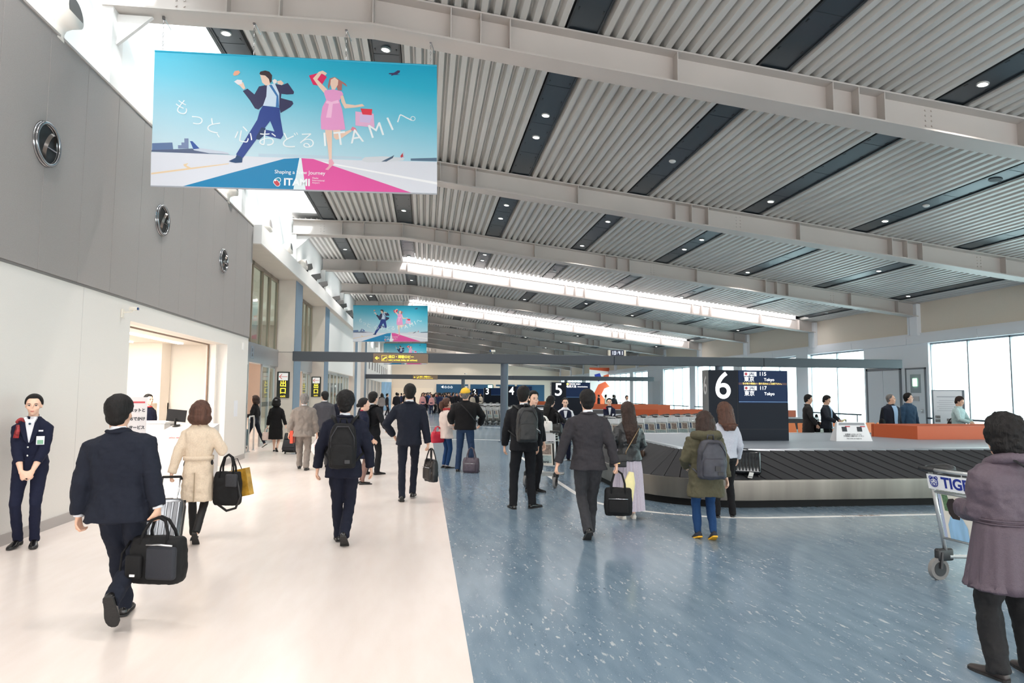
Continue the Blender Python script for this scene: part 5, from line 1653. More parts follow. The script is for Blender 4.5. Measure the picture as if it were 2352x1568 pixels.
def carousel(label, x0, x1, y0, y1, detail=True):
    o = thing('baggage_carousel', label, 'baggage carousel', (x0, y0, 0))
    T = M4.Translation((-x0, -y0, 0))
    def band(name, m, spec, smooth=True):
        b = MB()
        rings = []
        for ins, z in spec:
            rings.append([p + V((0, 0, z)) for p, nn in track(x0, x1, y0, y1, 1.5, ins)])
        n = len(rings[0])
        b.loft(rings, cap=False, T=T)
        return b.obj(name, m, o, 'angle')
    band('plinth', M_plinth, ((.09, 0), (.09, .115)))
    band('skirt_panel', M_ss, ((.06, .1), (.02, .11), (.0, .36), (.0, .40), (.04, .405)))
    band('inner_rim', M_rim, ((.86, .735), (.88, .775), (.96, .775), (.97, .755)))
    b = MB()
    b.loft([[p + V((0, 0, z)) for p, nn in track(x0, x1, y0, y1, 1.5, .95)] for z in (.6, .757)], T=T)
    b.obj('centre_deck', M_cdeck, o)
    # belt slats, overlapping like scales
    per = resample(track(x0, x1, y0, y1, 1.5, .04), .25)
    per2 = track(x0, x1, y0, y1, 1.5, .86)
    if detail:
        inner = []
        for p, nn in per:
            inner.append(p - nn * .82)
        N = len(per)
        for i in range(N):
            if not (per[i][0].y < y0 + 4.2):
                continue
            j = (i + 1) % N
            if abs(per[i][0].x - per[j][0].x) + abs(per[i][0].y - per[j][0].y) > .4:
                continue
            # slanting slats: the inner end lags behind the outer one
            k1, k2 = (i - 2) % N, (i - 1) % N
            a, c = per[i][0], per[j][0]
            d, e = inner[k2], inner[k1]
            gp = (c - a) * .03
            q = [a + gp + V((0, 0, .412)), c - gp + V((0, 0, .404)), d - gp + V((0, 0, .744)), e + gp + V((0, 0, .752))]
            b = MB().prism([T @ v for v in q], (0, 0, -.012))
            b.obj('belt_slat', M_belt, o)
        band('belt_bed', M_plinth, ((.02, .375), (.87, .715)))
    else:
        band('belt', M_belt, ((.03, .40), (.87, .745)))
    return o
c6 = carousel('near baggage carousel with slanting black belt slats and steel skirt, under the sign numbered 6', 3.22, 15.5, 9.3, 15.5)
c5 = carousel('second baggage carousel, beyond the row of trolleys, beside the sign numbered 5', 3.2, 15.5, 23.15, 29.6, False)
c4 = carousel('third baggage carousel with long orange barrier further down the hall', 3.2, 15.5, 36.3, 43.0, False)
def barrier(label, x0, x1, y0, yb, chamfer):
    o = thing('orange_barrier', label, 'barrier', (x0, y0, .757))
    b = MB()
    out = [(0, yb - y0), (chamfer[0], 0), (x1 - x0, -.05)]
    t = .05
    def wall(p, q):
        d = (V(q) - V(p)).normalized()
        n = V((-d.y, d.x)) * t
        return [(p[0], p[1], 0), (q[0], q[1], 0), (q[0] + n.x, q[1] + n.y, 0), (p[0] + n.x, p[1] + n.y, 0)]
    for p, q in zip(out, out[1:]):
        MB().prism(wall(p, q), (0, 0, .27)).obj('barrier_panel', M_orange, o)
    MB().prism(wall((0, yb - y0 + .02), (x1 - x0, yb - y0 + .02)), (0, 0, .27)).obj('barrier_panel', M_orange, o)
    return o
barrier('long orange barrier wall on the deck of the near carousel', 9.57, 15.2, 12.48, 13.46, (.26, 0))
barrier('orange barrier wall on the second carousel, right of the row of trolleys', 8.4, 15.0, 25.9, 27.0, (.8, 0))
barrier('far orange barrier wall seen above the second one', 8.6, 14.4, 38.5, 40.5, (.9, 0))
carousel('far carousel carrying the farthest orange barrier', 3.6, 14, 50.2, 56.8, False)
barrier('farthest orange barrier low beside the orange poster', 7.2, 12.5, 52.0, 54.0, (.9, 0))

M_pil = mat('black_sign_panel', (22, 27, 38), .55, spec=.2)
M_pilside = mat('grey_sign_side', (104, 106, 108), .45)
M_scr = mat('display_screen', (14, 32, 62), .5, spec=.2, emit=.5)
M_lit = mat('lit_white', (255, 255, 255), .4, emit=1.5)
M_litw = mat('soft_white_print', (226, 228, 232), .4, emit=.4)
M_num = mat('grey_print', (190, 190, 190), .5)
M_red = mat('print_red', (200, 70, 80), .5)
M_yel = mat('amber_led', (255, 226, 120), .4, emit=1.2)
M_nvy = mat('navy_print', (26, 34, 74), .5)
def pillar_sign(num, x, y, lines, label, base=.757, w_=1.6, full=True):
    o = thing('sign_pillar', label, 'sign', (x, y, base))
    H_ = 1.34
    MB().box(0, w_, 0, .28, 0, H_).obj('sign_body', M_pil, o)
    MB().box(-.004, 0, 0, .28, 0, H_).obj('side_panel', M_pilside, o)
    MB().box(.575, .581, -.003, 0, 0, H_).box(.58, w_, -.003, 0, .215, .221).obj('panel_joint', mat('joint_black', (8, 9, 12), .5), o)
    text(num, .72, M_lit, o, (.285, -.005, 1.02), bold=.004, sx=.97, res=10)
    text(num, .5, M_num, o, (-.006, .14, 1.03), (PI / 2, 0, -PI / 2), bold=.002, sx=.7)
    s = MB().box(.6, w_ - .01, -.006, 0, .715, H_ - .005).obj('display', M_scr, o)
    MB().box(.6, w_ - .01, -.009, -.006, .735, .742).obj('display_edge', mat('screen_edge', (120, 160, 200), .4, emit=.5), s)
    for i, (fl_, jp, en) in enumerate(lines):
        z = H_ - .07 - i * .27
        MB().box(.71, .965, -.009, -.006, z - .042, z + .042).obj('airline_plate', M_litw, s)
        text('JAL', .08, M_nvy, s, (.87, -.0105, z), bold=.001, shear=.25)
        MB().disc((.752, -.0105, z), (0, -1, 0), .027, 16).obj('airline_emblem', M_red, s)
        text(fl_, .1, M_lit, s, (1.09, -.008, z))
        text(jp, .105, M_lit, s, (.815, -.008, z - .105))
        text(en, .08, M_lit, s, (1.22, -.008, z - .108))
    if full:
        MB().box(.6, w_ - .02, -.008, -.006, H_ - .277, H_ - .236).obj('message_strip', mat('led_red', (60, 24, 36), .4, emit=.4), s)
        text('引き取り間違い・取り忘れにご注意下さい。', .041, M_yel, s, (1.09, -.0095, H_ - .256))
    return o
pillar_sign('6', 5.35, 12.25, (('115', '東京', 'Tokyo'), ('117', '東京', 'Tokyo')), 'black pillar sign numbered 6 with flight display on the near carousel')
s5 = pillar_sign('5', 5.12, 27.0, (('2464', '奄美大島', ''),), 'black pillar sign numbered 5 with flight display on the second carousel', full=False)
text('Amamioshima', .075, M_lit, s5, (1.28, -.009, 1.165))
MB().disc((.655, -.01, 1.27), (0, -1, 0), .045, 14).obj('amber_lamp', M_yel, s5)
for n_, x, y in (('4', 5.26, 43), ('3', 5.0, 57), ('2', 4.88, 70), ('1', 4.72, 83)):
    pillar_sign(n_, x, y, (), 'distant black pillar sign numbered %s' % n_, full=False)
for y in (69.6, 82.6):
    carousel({69.6: 'second farthest carousel, half hidden by the crowd', 82.6: 'farthest carousel, closest to the teal far wall'}[y], 3.6, 14, y - 2.5, y + 3.4, False)
# tent notice on the near carousel
o = thing('notice_stand', 'white tent notice with two suitcase pictures on the near carousel deck', 'notice', (8.2, 12.2, .757), R(-4))
MB().loft([[V((-.36, -.12, 0)), V((.36, -.12, 0)), V((.36, .12, 0)), V((-.36, .12, 0))], [V((-.285, -.02, .36)), V((.285, -.02, .36)), V((.285, .02, .36)), V((-.285, .02, .36))]]).obj('board', M_board, o)
ya = lambda z: -.123 + .1 * z / .36
MB().poly([(-.26, ya(.30), .30), (.26, ya(.30), .30), (.25, ya(.345), .345), (-.25, ya(.345), .345)]).obj('title_bar', mat('print_grey', (150, 152, 156), .5), o)
b = MB()
for x in (-.16, .14):
    b.poly([(x - .05, ya(.18), .18), (x + .05, ya(.18), .18), (x + .05, ya(.27), .27), (x - .05, ya(.27), .27)])
    b.poly([(x + .02, ya(.27) - .001, .265), (x + .12, ya(.27) - .001, .265), (x + .12, ya(.29) - .001, .285), (x + .02, ya(.29) - .001, .285)], 1)
b.obj('printed_suitcases', [mat('print_dark', (50, 54, 60), .5), M_red], o)
tl = math.atan2(.1, .36)
text('お間違えのないように\n手荷物をお確かめください', .034, mat('print_dark', (50, 54, 60), .5), o, (0, ya(.11) - .003, .11), (PI / 2 - tl, 0, 0))
text('Please check your baggage tag', .024, mat('print_dark', (50, 54, 60), .5), o, (0, ya(.05) - .003, .05), (PI / 2 - tl, 0, 0))
# luggage on the belt
suitcase('glossy black ribbed hard case lying on the near carousel belt', (4.70, 9.52, .40), 0, .42, .26, .36, mat('black_gloss_shell', (18, 20, 24), .12, 0, .6), 8, 0, lay=(R(-12), R(3), R(-7)))
o = bpy.data.objects['suitcase'] if False else None
tg = MB().bbox(-.035, .035, -.004, .004, 0, .09, .003, n=1).obj('luggage_tag', mat('paper_tag', (236, 232, 226), .5))
tg.location, tg.rotation_euler = (4.70, 9.37, .425), (R(20), R(8), 0)
tag(tg, 'white paper tag at the foot of the black hard case on the belt', 'tag')
MB().box(-.03, .03, -.0055, -.0042, .02, .03).obj('barcode', mat('print_dark', (50, 54, 60)), tg)
o = bag('duffel_bag', 'brown leather duffel bag on the carousel belt beside the pleated skirt woman', 'bag', .46, .24, .24, mat('brown_leather', (74, 54, 42), .4, noise=(14, .2)), (3.62, 11.3, .52), R(70), handle=.07, pocket=True, hm=mat('tan_leather', (178, 112, 62), .45), tilt=0)
suitcase('silver ribbed hard case on the belt left of the pleated skirt woman', (3.5, 12.6, .50), 0, .46, .26, .56, mat('silver_gloss_shell', (196, 198, 202), .25, .6), 9, 0, lay=(R(60), R(12), R(60)))

# ---- gate beams over the hall
M_gate = mat('dark_gate_metal', (62, 67, 74), .5, noise=(60, .05))
M_post = mat('slate_post', (78, 90, 104), .4)
M_sgn = mat('brown_sign', (118, 98, 80), .45, emit=.12)
M_sgny = mat('sign_yellow', (250, 226, 70), .4, emit=1.0)
for i, (y, hi, lab, lab2) in enumerate(((22.87, 0, 'near dark grey overhead gate beam on a slate column', 'brown exit sign with yellow writing on the near gate beam'), (49.9, 0, 'second dark grey overhead gate beam further down the hall', 'small brown exit sign on the second gate beam'))):
    o = thing('gate_beam', lab, 'gate beam', (0, y, 0))
    for x0, x1 in ((-4.28, .1), (.11, 6.5), (6.51, 12.0), (12.01, 17.39)):
        MB().bbox(x0, x1, -.17, .17, 2.64, 2.955, .012, n=1).obj('beam_section', M_gate, o)
    for x in ((2.7, 10.38), (2.83, 10.56))[i]:
        MB().cyl((x, 0, 0), (x, 0, 2.66), .13, 24).cyl((x, 0, 0), (x, 0, .02), .19, 24).obj('column', M_post, o, 'angle')
    sg = thing('exit_sign', lab2, 'sign', (-1.7 if i == 0 else -.85, y - .19, 2.61))
    MB().bbox(0, 1.8, -.01, .04, 0, .31, .01, n=1).obj('sign_box', M_sgn, sg)
    b = MB().prism([(.2, -.014, .17), (.2, -.014, .142), (.115, -.014, .142), (.15, -.014, .105), (.118, -.014, .105), (.06, -.014, .156), (.118, -.014, .207), (.15, -.014, .207), (.115, -.014, .17)], (0, -.002, 0))
    b.obj('arrow', M_sgny, sg)
    b = MB()
    for r_ in ((.28, .46, .065, .072), (.28, .46, .24, .247), (.28, .287, .065, .247), (.453, .46, .065, .247)):
        b.box(r_[0], r_[1], -.014, -.011, r_[2], r_[3])
    b.prism([(.3, -.014, .12), (.33, -.014, .1), (.44, -.014, .17), (.43, -.014, .2), (.4, -.014, .19)], (0, -.002, 0)).box(.3, .37, -.014, -.011, .085, .09)
    b.obj('pictogram', M_sgny, sg)
    text('出口・到着ロビー', .105, M_sgny, sg, (.5, -.013, .2), align='LEFT', bold=.003)
    text('exit | arrivals lobby (all airlines)', .075, M_sgny, sg, (.5, -.013, .095), align='LEFT', bold=.001)
o = thing('clock', 'digital clock reading 13:41 on top of the near gate beam', 'clock', (6.65, 22.87, 2.96))
for x in (-.31, .24):
    MB().box(x, x + .07, -.06, .06, 0, .2).obj('clock_end', mat('cream_plastic', (214, 206, 190), .5), o)
MB().box(-.24, .24, -.05, .05, 0, .2).obj('clock_body', mat('clock_face', (16, 20, 52), .3), o)
seg = {'1': 'bc', '3': 'abgcd', '4': 'fgbc'}
def digit(b, x, z, ch, w_=.05, h_=.12, y=-.052, t=.014):
    S_ = {'a': (0, w_, h_ - t, h_), 'd': (0, w_, 0, t), 'g': (0, w_, h_ / 2 - t / 2, h_ / 2 + t / 2), 'b': (w_ - t, w_, h_ / 2, h_), 'c': (w_ - t, w_, 0, h_ / 2), 'f': (0, t, h_ / 2, h_), 'e': (0, t, 0, h_ / 2)}
    for q in seg[ch]:
        x0, x1, z0, z1 = S_[q]
        b.box(x + x0, x + x1, y - .002, y, z + z0, z + z1)
b = MB()
for x, ch in ((-.2, '1'), (-.11, '3'), (.05, '4'), (.14, '1')):
    digit(b, x, .04, ch)
b.box(-.015, .0, -.054, -.052, .065, .08).box(-.015, .0, -.054, -.052, .115, .13)
b.obj('digits', mat('led_white', (225, 235, 255), .4, emit=2.2), o)
def cctv(label, loc, rotz, mount='up'):
    o = thing('security_camera', label, 'camera', loc, rotz)
    MB().bbox(-.04, .04, -.05, .13, .07, .15, .02).obj('camera_body', mat('camera_white', (222, 216, 204), .45), o, 'angle')
    MB().cyl((0, -.05, .11), (0, -.075, .11), .032, 14).obj('lens', mat('lens_blue', (22, 60, 110), .1), o, 'angle')
    if mount == 'up':
        MB().cyl((0, .04, 0), (0, .04, .08), .015, 10).cyl((0, .04, 0), (0, .04, .01), .05, 12).obj('mount', mat('camera_white', (222, 216, 204)), o)
    else:
        MB().tube([(0, .05, .08), (0, .06, .04), (0, .26, .02)], .016, 8).bbox(-.05, .05, .25, .29, -.1, .1, .01).obj('wall_bracket', mat('camera_white', (222, 216, 204)), o)
    return o
cctv('white security camera on top of the near gate beam', (2.26, 22.87, 2.957), R(-60))
cctv('white security camera on top of the second gate beam', (3.0, 49.9, 2.957), R(-60))
cctv('white security camera on an arm on the left wall above the side room doorway', (XL + .18, 10.32, 2.74), 0, 'wall')
bpy.data.objects['security_camera.002'].scale = (.62, .62, .62)
bpy.data.objects['security_camera.002'].rotation_euler = (0, 0, R(90))

# ---- exit plates on the two pillars
for i, (ya_, lab) in enumerate(((22.995, 'black exit sign with red arrow on the nearer beige pillar'), (29.795, 'black exit sign with red arrow on the farther beige pillar'))):
    o = thing('exit_plate', lab, 'sign', (-4.6, ya_, 1.43))
    w_ = .40
    MB().bbox(-w_ / 2, w_ / 2, -.03, 0, 0, .86, .008, n=1).obj('plate', mat('sign_black', (38, 42, 40), .4), o)
    MB().box(-w_ * .37, w_ * .37, -.034, -.03, .58, .82).obj('arrow_field', mat('sign_white', (240, 240, 240), .4, emit=.25), o)
    MB().box(-.1, .13, -.037, -.034, .69, .705).prism([(-.14, -.037, .697), (-.05, -.037, .78), (-.035, -.037, .768), (-.11, -.037, .697), (-.035, -.037, .626), (-.05, -.037, .614)], (0, .003, 0)).obj('arrow', mat('sign_red', (206, 60, 60), .5), o)
    text('出', .22, M_sgny, o, (0, -.033, .455), bold=.004)
    text('口', .22, M_sgny, o, (0, -.033, .225), bold=.004)
    text('exit', .11, M_sgny, o, (0, -.033, .06), bold=.0)

# ---- air nozzles in the grey panels, ducts and spotlights above
M_chr = mat('polished_steel_ring', (140, 140, 142), .18, .9)
M_dark = mat('duct_black', (20, 22, 24), .6)
for i, y in enumerate((4.7, 8.12, 11.55, 14.97)):
    o = thing('air_nozzle', ['round black air nozzle in the grey panels nearest the open end of the hall', 'nearest round black air nozzle with steel ring in the grey panels', 'middle round black air nozzle with steel ring in the grey panels', 'farthest round black air nozzle with steel ring in the grey panels'][i], 'air nozzle', (XL + .02, y, 4.42))
    b = MB().tube([(.0, math.cos(a) * .235, math.sin(a) * .235) for a in [2 * PI * q / 32 for q in range(33)]], .026, 8, cap=False)
    b.tube([(.03, math.cos(a) * .235, math.sin(a) * .235) for a in [2 * PI * q / 32 for q in range(33)]], .022, 8, cap=False)
    b.obj('ring', M_chr, o, True)
    MB().tube([(.01, 0, 0), (.012, 0, 0)], .22, 32).obj('back_disc', M_dark, o)
    b = MB().tube([(.012, .03, -.02), (.045, .04, -.03)], [.16, .145], 28, cap=False)
    b.obj('inner_cone', mat('nozzle_steel', (110, 104, 100), .3, .7), o, True)
    MB().box(.03, .036, -.1, .18, -.045, -.03).obj('vane', M_chr, o)
for i, y in enumerate((8.3, 11.6, 15.2, 18.6, 21.5, 24.2)):
    o = thing('duct_outlet', 'white elbow duct outlet on the wall top, number %s from the near end' % ('one', 'two', 'three', 'four', 'five', 'six')[i], 'duct', (-4.38, y, 5.8))
    b = MB().tube([(-.1, 0, -.05), (-.1, 0, .08), (-.06, 0, .2), (.06, 0, .28), (.2, 0, .30)], [.17, .17, .18, .185, .185], 22)
    b.tube([(.03, math.cos(a) * .19, .26 + math.sin(a) * .19) for a in [2 * PI * q / 20 for q in range(21)]], .01, 6, cap=False)
    b.obj('elbow', M_warm, o, True)
    MB().disc((.202, 0, .30), (1, 0, .1), .165, 22).obj('mouth', mat('duct_grey', (120, 118, 118), .6), o)
UPL = bpy.data.lights.new('spotlight_beam', 'SPOT')
UPL.energy, UPL.spot_size, UPL.spot_blend, UPL.shadow_soft_size = 160, R(140), .8, .1
for i, (y) in enumerate((24.6, 26.6, 28.4, 32.6, 34.1, 35.4, 38.2, 39.6, 40.6)):
    o = thing('spotlight', 'dark box spotlight on the white fascia ledge, %s from the near end' % ('first', 'second', 'third', 'fourth', 'fifth', 'sixth', 'seventh', 'eighth', 'ninth')[i], 'spotlight', (-4.22, y, 5.84), R(20))
    MB().loft([[V((x, yy, z + .2)) for x, z in ((-.16, -.1), (.16, -.02), (.12, .16), (-.2, .08))] for yy in (-.17, .17)]).obj('lamp_box', mat('spot_grey', (96, 96, 96), .5, .3), o)
    MB().box(-.02, .02, -.03, .03, 0, .2).obj('stalk', mat('spot_grey', (96, 96, 96)), o)
    l = bpy.data.objects.new('spotlight_beam', UPL)
    l.location, l.rotation_euler = (-4.1, y, 6.1), (0, R(160), 0)
    COL.objects.link(l)

# ---- counters and sign stand of the side room
M_ctr = mat('counter_white', (200, 198, 196), .45)
o = thing('counter_desk', 'white slanted counter desk in the doorway, nearer the coat woman', 'counter', (-4.42, 13.62, 0), R(-8))
MB().loft([[V(p) for p in ((-.42, -.28, 0), (.42, -.28, 0), (.42, .32, 0), (-.42, .32, 0))], [V(p) for p in ((-.42, -.28, .86), (.42, -.28, .86), (.42, .32, 1.0), (-.42, .32, 1.0))]]).obj('cabinet', M_ctr, o)
MB().box(-.36, .36, -.29, -.28, .08, .7).obj('front_panel', mat('counter_panel', (186, 186, 189), .45), o)
text('JAPAN AIRLINES', .04, M_red, o, (-.1, -.284, .76), bold=.0)
o = thing('counter_desk', 'plain white counter desk set back behind the slanted one', 'counter', (-5.6, 14.2, 0), 0)
MB().bbox(-.6, .62, -.3, .3, 0, 1.0, .01, n=1).obj('cabinet', M_ctr, o)
MB().box(-.62, .64, -.32, .32, 1.0, 1.03).obj('worktop', mat('counter_top', (236, 234, 230), .3), o)
o = thing('monitor', 'small dark monitor seen from behind on the counter desk', 'monitor', (-4.72, 13.72, .975), R(20))
MB().box(-.17, .17, -.012, .012, .08, .32).obj('screen_back', BLK, o).rotation_euler = (R(-24), R(6), 0)
MB().cyl((0, 0.05, 0), (0, 0, .14), .02, 10).cyl((0, .05, 0), (0, .05, .012), .09, 16).obj('monitor_stand', BLK, o)
o = thing('cupboard', 'tall peach cupboard with recessed shelf at the back of the counter room', 'cupboard', (-6.8, 16.81, 0))
MB().box(-.75, .75, -.28, .28, 1.35, 2.738).box(-.75, .75, -.28, .28, 0, .95).box(-.75, .75, .2, .28, .95, 1.35).box(-.75, -.7, -.28, .28, .95, 1.35).box(.7, .75, -.28, .28, .95, 1.35).obj('carcass', mat('peach_laminate', (240, 232, 222), .5), o)
MB().box(-.04, -.03, -.3, -.28, 1.7, 1.9).obj('handle', M_alu, o)
o = thing('sign_stand', 'folding white sign with black Japanese writing and red line beside the doorway', 'sign', (-4.42, 10.9, 0), R(-10))
for s, (xa, ya_, xb, yb_) in enumerate(((-.22, .1, 0, -.02), (0, -.02, .22, .1))):
    L = math.hypot(xb - xa, yb_ - ya_)
    an_ = math.atan2(yb_ - ya_, xb - xa)
    p = MB().box(0, L, -.012, .012, .06, 1.53).obj('board', mat('sign_pale', (226, 222, 224), .5), o)
    p.location, p.rotation_euler = (xa, ya_, 0), (0, 0, an_)
    MB().box(.03, L - .03, -.015, -.012, 1.44, 1.465).obj('red_line', M_red, p)
    for q, (t, sz) in enumerate((('ペットと', .058), ('おでかけ', .058), ('サービス', .058))):
        text(t, sz, mat('print_dark', (50, 54, 60)), p, (L / 2, -.0135, 1.33 - q * .13), bold=.003, sx=.9)
    text('お引き渡し場所', .03, mat('print_dark', (50, 54, 60)), p, (L / 2, -.0135, .94), sx=.9)
    text('JAPAN AIRLINES', .021, M_red, p, (L / 2, -.0135, .82))
for x, a_, c_ in ((-.24, -.06, .24), (.2, -.06, .24), (-.02, -.12, .08)):
    MB().box(x, x + .04, a_, c_, 0, .06).obj('foot', M_alu, o)
# stainless hoop rail by the glass doors
for i, y in enumerate((18.3, 19.25)):
    o = thing('hoop_rail', ['stainless hoop rail at the glass doors, nearer the white wall', 'stainless hoop rail at the glass doors, beside the teal suitcase'][i], 'rail', (-4.72, y, 0))
    MB().tube([(0, 0, 0), (0, 0, .85), (0, .06, .95), (0, .5, .95), (0, .56, .85), (0, .56, 0)], .022, 10).obj('hoop', M_alu, o, True)
    MB().cyl((0, 0, 0), (0, 0, .015), .05, 12).cyl((0, .56, 0), (0, .56, .015), .05, 12).obj('foot_plate', M_alu, o, 'angle')

# ---- benches, notice board and posters beyond the carousel
M_seat = mat('orange_seat', (228, 132, 66), .45)
for i, (x, y) in enumerate(((9.2, 18.2), (12.0, 18.6))):
    o = thing('bench', ['bench of orange seats behind the two men reading', 'bench of orange seats nearer the grey doors'][i], 'bench', (x, y, 0), R(6))
    for k in range(4):
        MB().loft([[V((k * .56 + x_, y_, z_)) for x_ in ()] or [V((k * .56, -.22, .42)), V((k * .56 + .52, -.22, .42)), V((k * .56 + .52, -.22, .45)), V((k * .56, -.22, .45))], [V((k * .56, .2, .40)), V((k * .56 + .52, .2, .40)), V((k * .56 + .52, .2, .44)), V((k * .56, .2, .44))], [V((k * .56 + .03, .3, .8)), V((k * .56 + .49, .3, .8)), V((k * .56 + .49, .27, .82)), V((k * .56 + .03, .27, .82))]]).obj('seat', M_seat, o)
    MB().box(-.02, 2.26, -.03, .03, .34, .4).obj('beam', M_alu, o)
    for xx in (.1, 2.1):
        MB().box(xx, xx + .06, -.03, .03, .0, .34).box(xx, xx + .06, -.25, .25, 0, .04).obj('leg', M_alu, o)
o = thing('luggage_weigh_table', 'low grey rail table between the men and the benches', 'table', (11.1, 17.4, 0))
MB().box(-.6, .6, -.2, .2, .72, .76).obj('top', M_alu, o)
for xx in (-.58, .55):
    for yy in (-.18, .15):
        MB().box(xx, xx + .03, yy, yy + .03, 0, .72).obj('leg', M_alu, o)
MB().box(-.6, .6, .18, .2, .93, .96).box(-.6, -.57, .18, .2, .72, .96).box(.57, .6, .18, .2, .72, .96).obj('rail', M_alu, o)
o = thing('notice_board', 'white framed notice board on legs in front of the window wall', 'notice board', (14.25, 16.9, 0), R(-28))
MB().box(-.34, .34, -.03, .03, .72, 1.8).obj('board', mat('notice_white', (214, 216, 220), .4), o)
MB().box(.34, .4, -.03, .05, .7, 1.8).box(-.37, -.34, -.035, .035, .7, 1.8).box(-.37, .34, -.035, .035, 1.78, 1.8).obj('frame', mat('frame_slate', (72, 88, 98), .4), o)
for s in (-.28, .28):
    MB().box(s - .02, s + .02, -.02, .02, 0, .72).box(s - .02, s + .02, -.25, .25, 0, .03).obj('leg', M_alu, o)
b = MB()
for q in range(7):
    b.box(-.26 + .05 * (q % 2), .28 - .08 * (q % 3), -.032, -.03, 1.6 - q * .055 - (0 if q == 0 else .04), 1.6 + (.03 if q == 0 else .012) - q * .055 - (0 if q == 0 else .04))
for x, z in ((-.25, 1.02), (-.25, .92), (.02, .94), (.22, 1.02), (.22, .92)):
    b.box(x - .06, x + .06, -.032, -.03, z, z + .08, 1)
b.obj('printed_notice', [mat('print_pale', (168, 172, 180), .5), mat('print_photo', (120, 116, 116), .5, noise=(30, .4))], o)
o = thing('poster_wall', 'tall orange and white abstract poster at the far end of the right wall', 'poster', (17.6, 66.5, 0), R(-6))
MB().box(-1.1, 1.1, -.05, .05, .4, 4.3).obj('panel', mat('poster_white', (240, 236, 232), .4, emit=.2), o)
b = MB()
b.poly([(-1.1, -.053, 4.3), (1.1, -.053, 4.3), (1.1, -.053, 3.9), (-1.1, -.053, 4.1)])
b.poly([(-.9, -.053, 1.2), (-.2, -.053, 2.6), (.5, -.053, 2.9), (.95, -.053, 2.4), (.4, -.053, 2.2), (.1, -.053, 1.6), (.9, -.053, .5), (-.6, -.053, .5)])
b.poly([(.3, -.054, 3.5), (.9, -.054, 3.7), (.8, -.054, 3.0), (.45, -.054, 2.95)])
b.poly([(-.6, -.054, 3.6), (-.05, -.054, 3.75), (.2, -.054, 3.1), (-.2, -.054, 2.9), (-.5, -.054, 3.2)], 1)
b.obj('poster_print', [mat('poster_orange', (236, 96, 52), .4), mat('poster_blue', (40, 70, 190), .4)], o)
o = thing('exit_banner', 'narrow blue and white standing banner far down the cream walkway', 'banner', (-3.4, 62, 0), R(20))
MB().box(-.45, .45, -.03, .03, .05, 2.6).obj('panel', mat('print_blue', (150, 190, 222), .4), o)
MB().box(-.45, .45, -.3, .3, 0, .05).obj('base', M_alu, o)
# ---- rows of nested trolleys
T0 = trolley('luggage trolley in the long nested row behind the near carousel', (3.15, 17.5, 0), R(-57), group='trolleys nested behind the near carousel')
bake_text()
kids_index()
for i in range(1, 14):
    t = copy_tree(T0)
    t.location = (3.15 + .455 * i, 17.5 + .28 * i, 0)
for i in range(8):
    t = copy_tree(T0)
    t.location = (2.75 + .33 * i, 34.2 + .12 * i, 0)
    t.rotation_euler = (0, 0, R(-70))
    t['label'] = 'luggage trolley in the farther nested row beyond the grey column'
    t['group'] = 'trolleys nested beyond the grey column'
for i in range(7):
    t = copy_tree(T0)
    t.location = (4.3 + .45 * i, 46.5 + .1 * i, 0)
    t.rotation_euler = (0, 0, R(-75))
    t['label'] = 'distant luggage trolley in the row below the sign numbered 4'
    t['group'] = 'trolleys below the sign numbered 4'
# ================================================================ hanging banners
BW, BH = 3.965, 1.945
def b_uv(x, y):
    """a place on the printed sheet -> metres from its centre"""
    TL, TR, BL, BR = V((133, 62)), V((2243, 158)), V((68, 1063)), V((2222, 1138))
    u = v = .5
    for _ in range(8):
        p = TL * (1 - u) * (1 - v) + TR * u * (1 - v) + BL * (1 - u) * v + BR * u * v
        du = (TR - TL) * (1 - v) + (BR - BL) * v
        dv = (BL - TL) * (1 - u) + (BR - TR) * u
        e = V((x, y)) - p
        d = du.x * dv.y - du.y * dv.x
        u += (e.x * dv.y - e.y * dv.x) / d
        v += (du.x * e.y - du.y * e.x) / d
    return (u - .5) * BW, (.5 - v) * BH
def sky_print():
    m = mat('print_sky', (120, 200, 225), .42)
    nt = m.node_tree
    b = nt.nodes['Principled BSDF']
    tc = nt.nodes.new('ShaderNodeTexCoord')
    sp = nt.nodes.new('ShaderNodeSeparateXYZ')
    nt.links.new(tc.outputs['Generated'], sp.inputs[0])
    add = nt.nodes.new('ShaderNodeMath')
    add.operation = 'MULTIPLY_ADD'
    add.inputs[1].default_value = .22
    mz = nt.nodes.new('ShaderNodeMath')
    mz.operation = 'MULTIPLY'
    mz.inputs[1].default_value = .78
    nt.links.new(sp.outputs['X'], add.inputs[0])
    nt.links.new(sp.outputs['Z'], mz.inputs[0])
    nt.links.new(mz.outputs[0], add.inputs[2])
    cr = nt.nodes.new('ShaderNodeValToRGB')
    e = cr.color_ramp.elements
    e[0].position, e[0].color = .28, rgb(196, 222, 232)
    e[1].position, e[1].color = 1.0, rgb(0, 160, 195)
    for p, c in ((.45, (166, 214, 230)), (.66, (104, 196, 220)), (.84, (40, 176, 206))):
        q = e.new(min(p, 1))
        q.color = rgb(*c)
    nt.links.new(add.outputs[0], cr.inputs[0])
    nt.links.new(cr.outputs[0], b.inputs['Base Color'])
    return m
def pm_(name, c):
    return mat('print_' + name, c, .45)
bn = thing('hanging_banner', 'large nearest banner with leaping couple hanging from the second roof beam', 'banner', (-1.86, 9.77, 5.475))
bn.rotation_euler = (0, R(-.95), 0)
MB().box(-BW / 2, BW / 2, -.003, .003, -BH / 2, BH / 2).obj('banner_sheet', sky_print(), bn)
MB().cyl((-BW / 2, .004, BH / 2), (BW / 2, .004, BH / 2), .016, 10).obj('top_rod', pm_('cyan', (24, 166, 200)), bn)
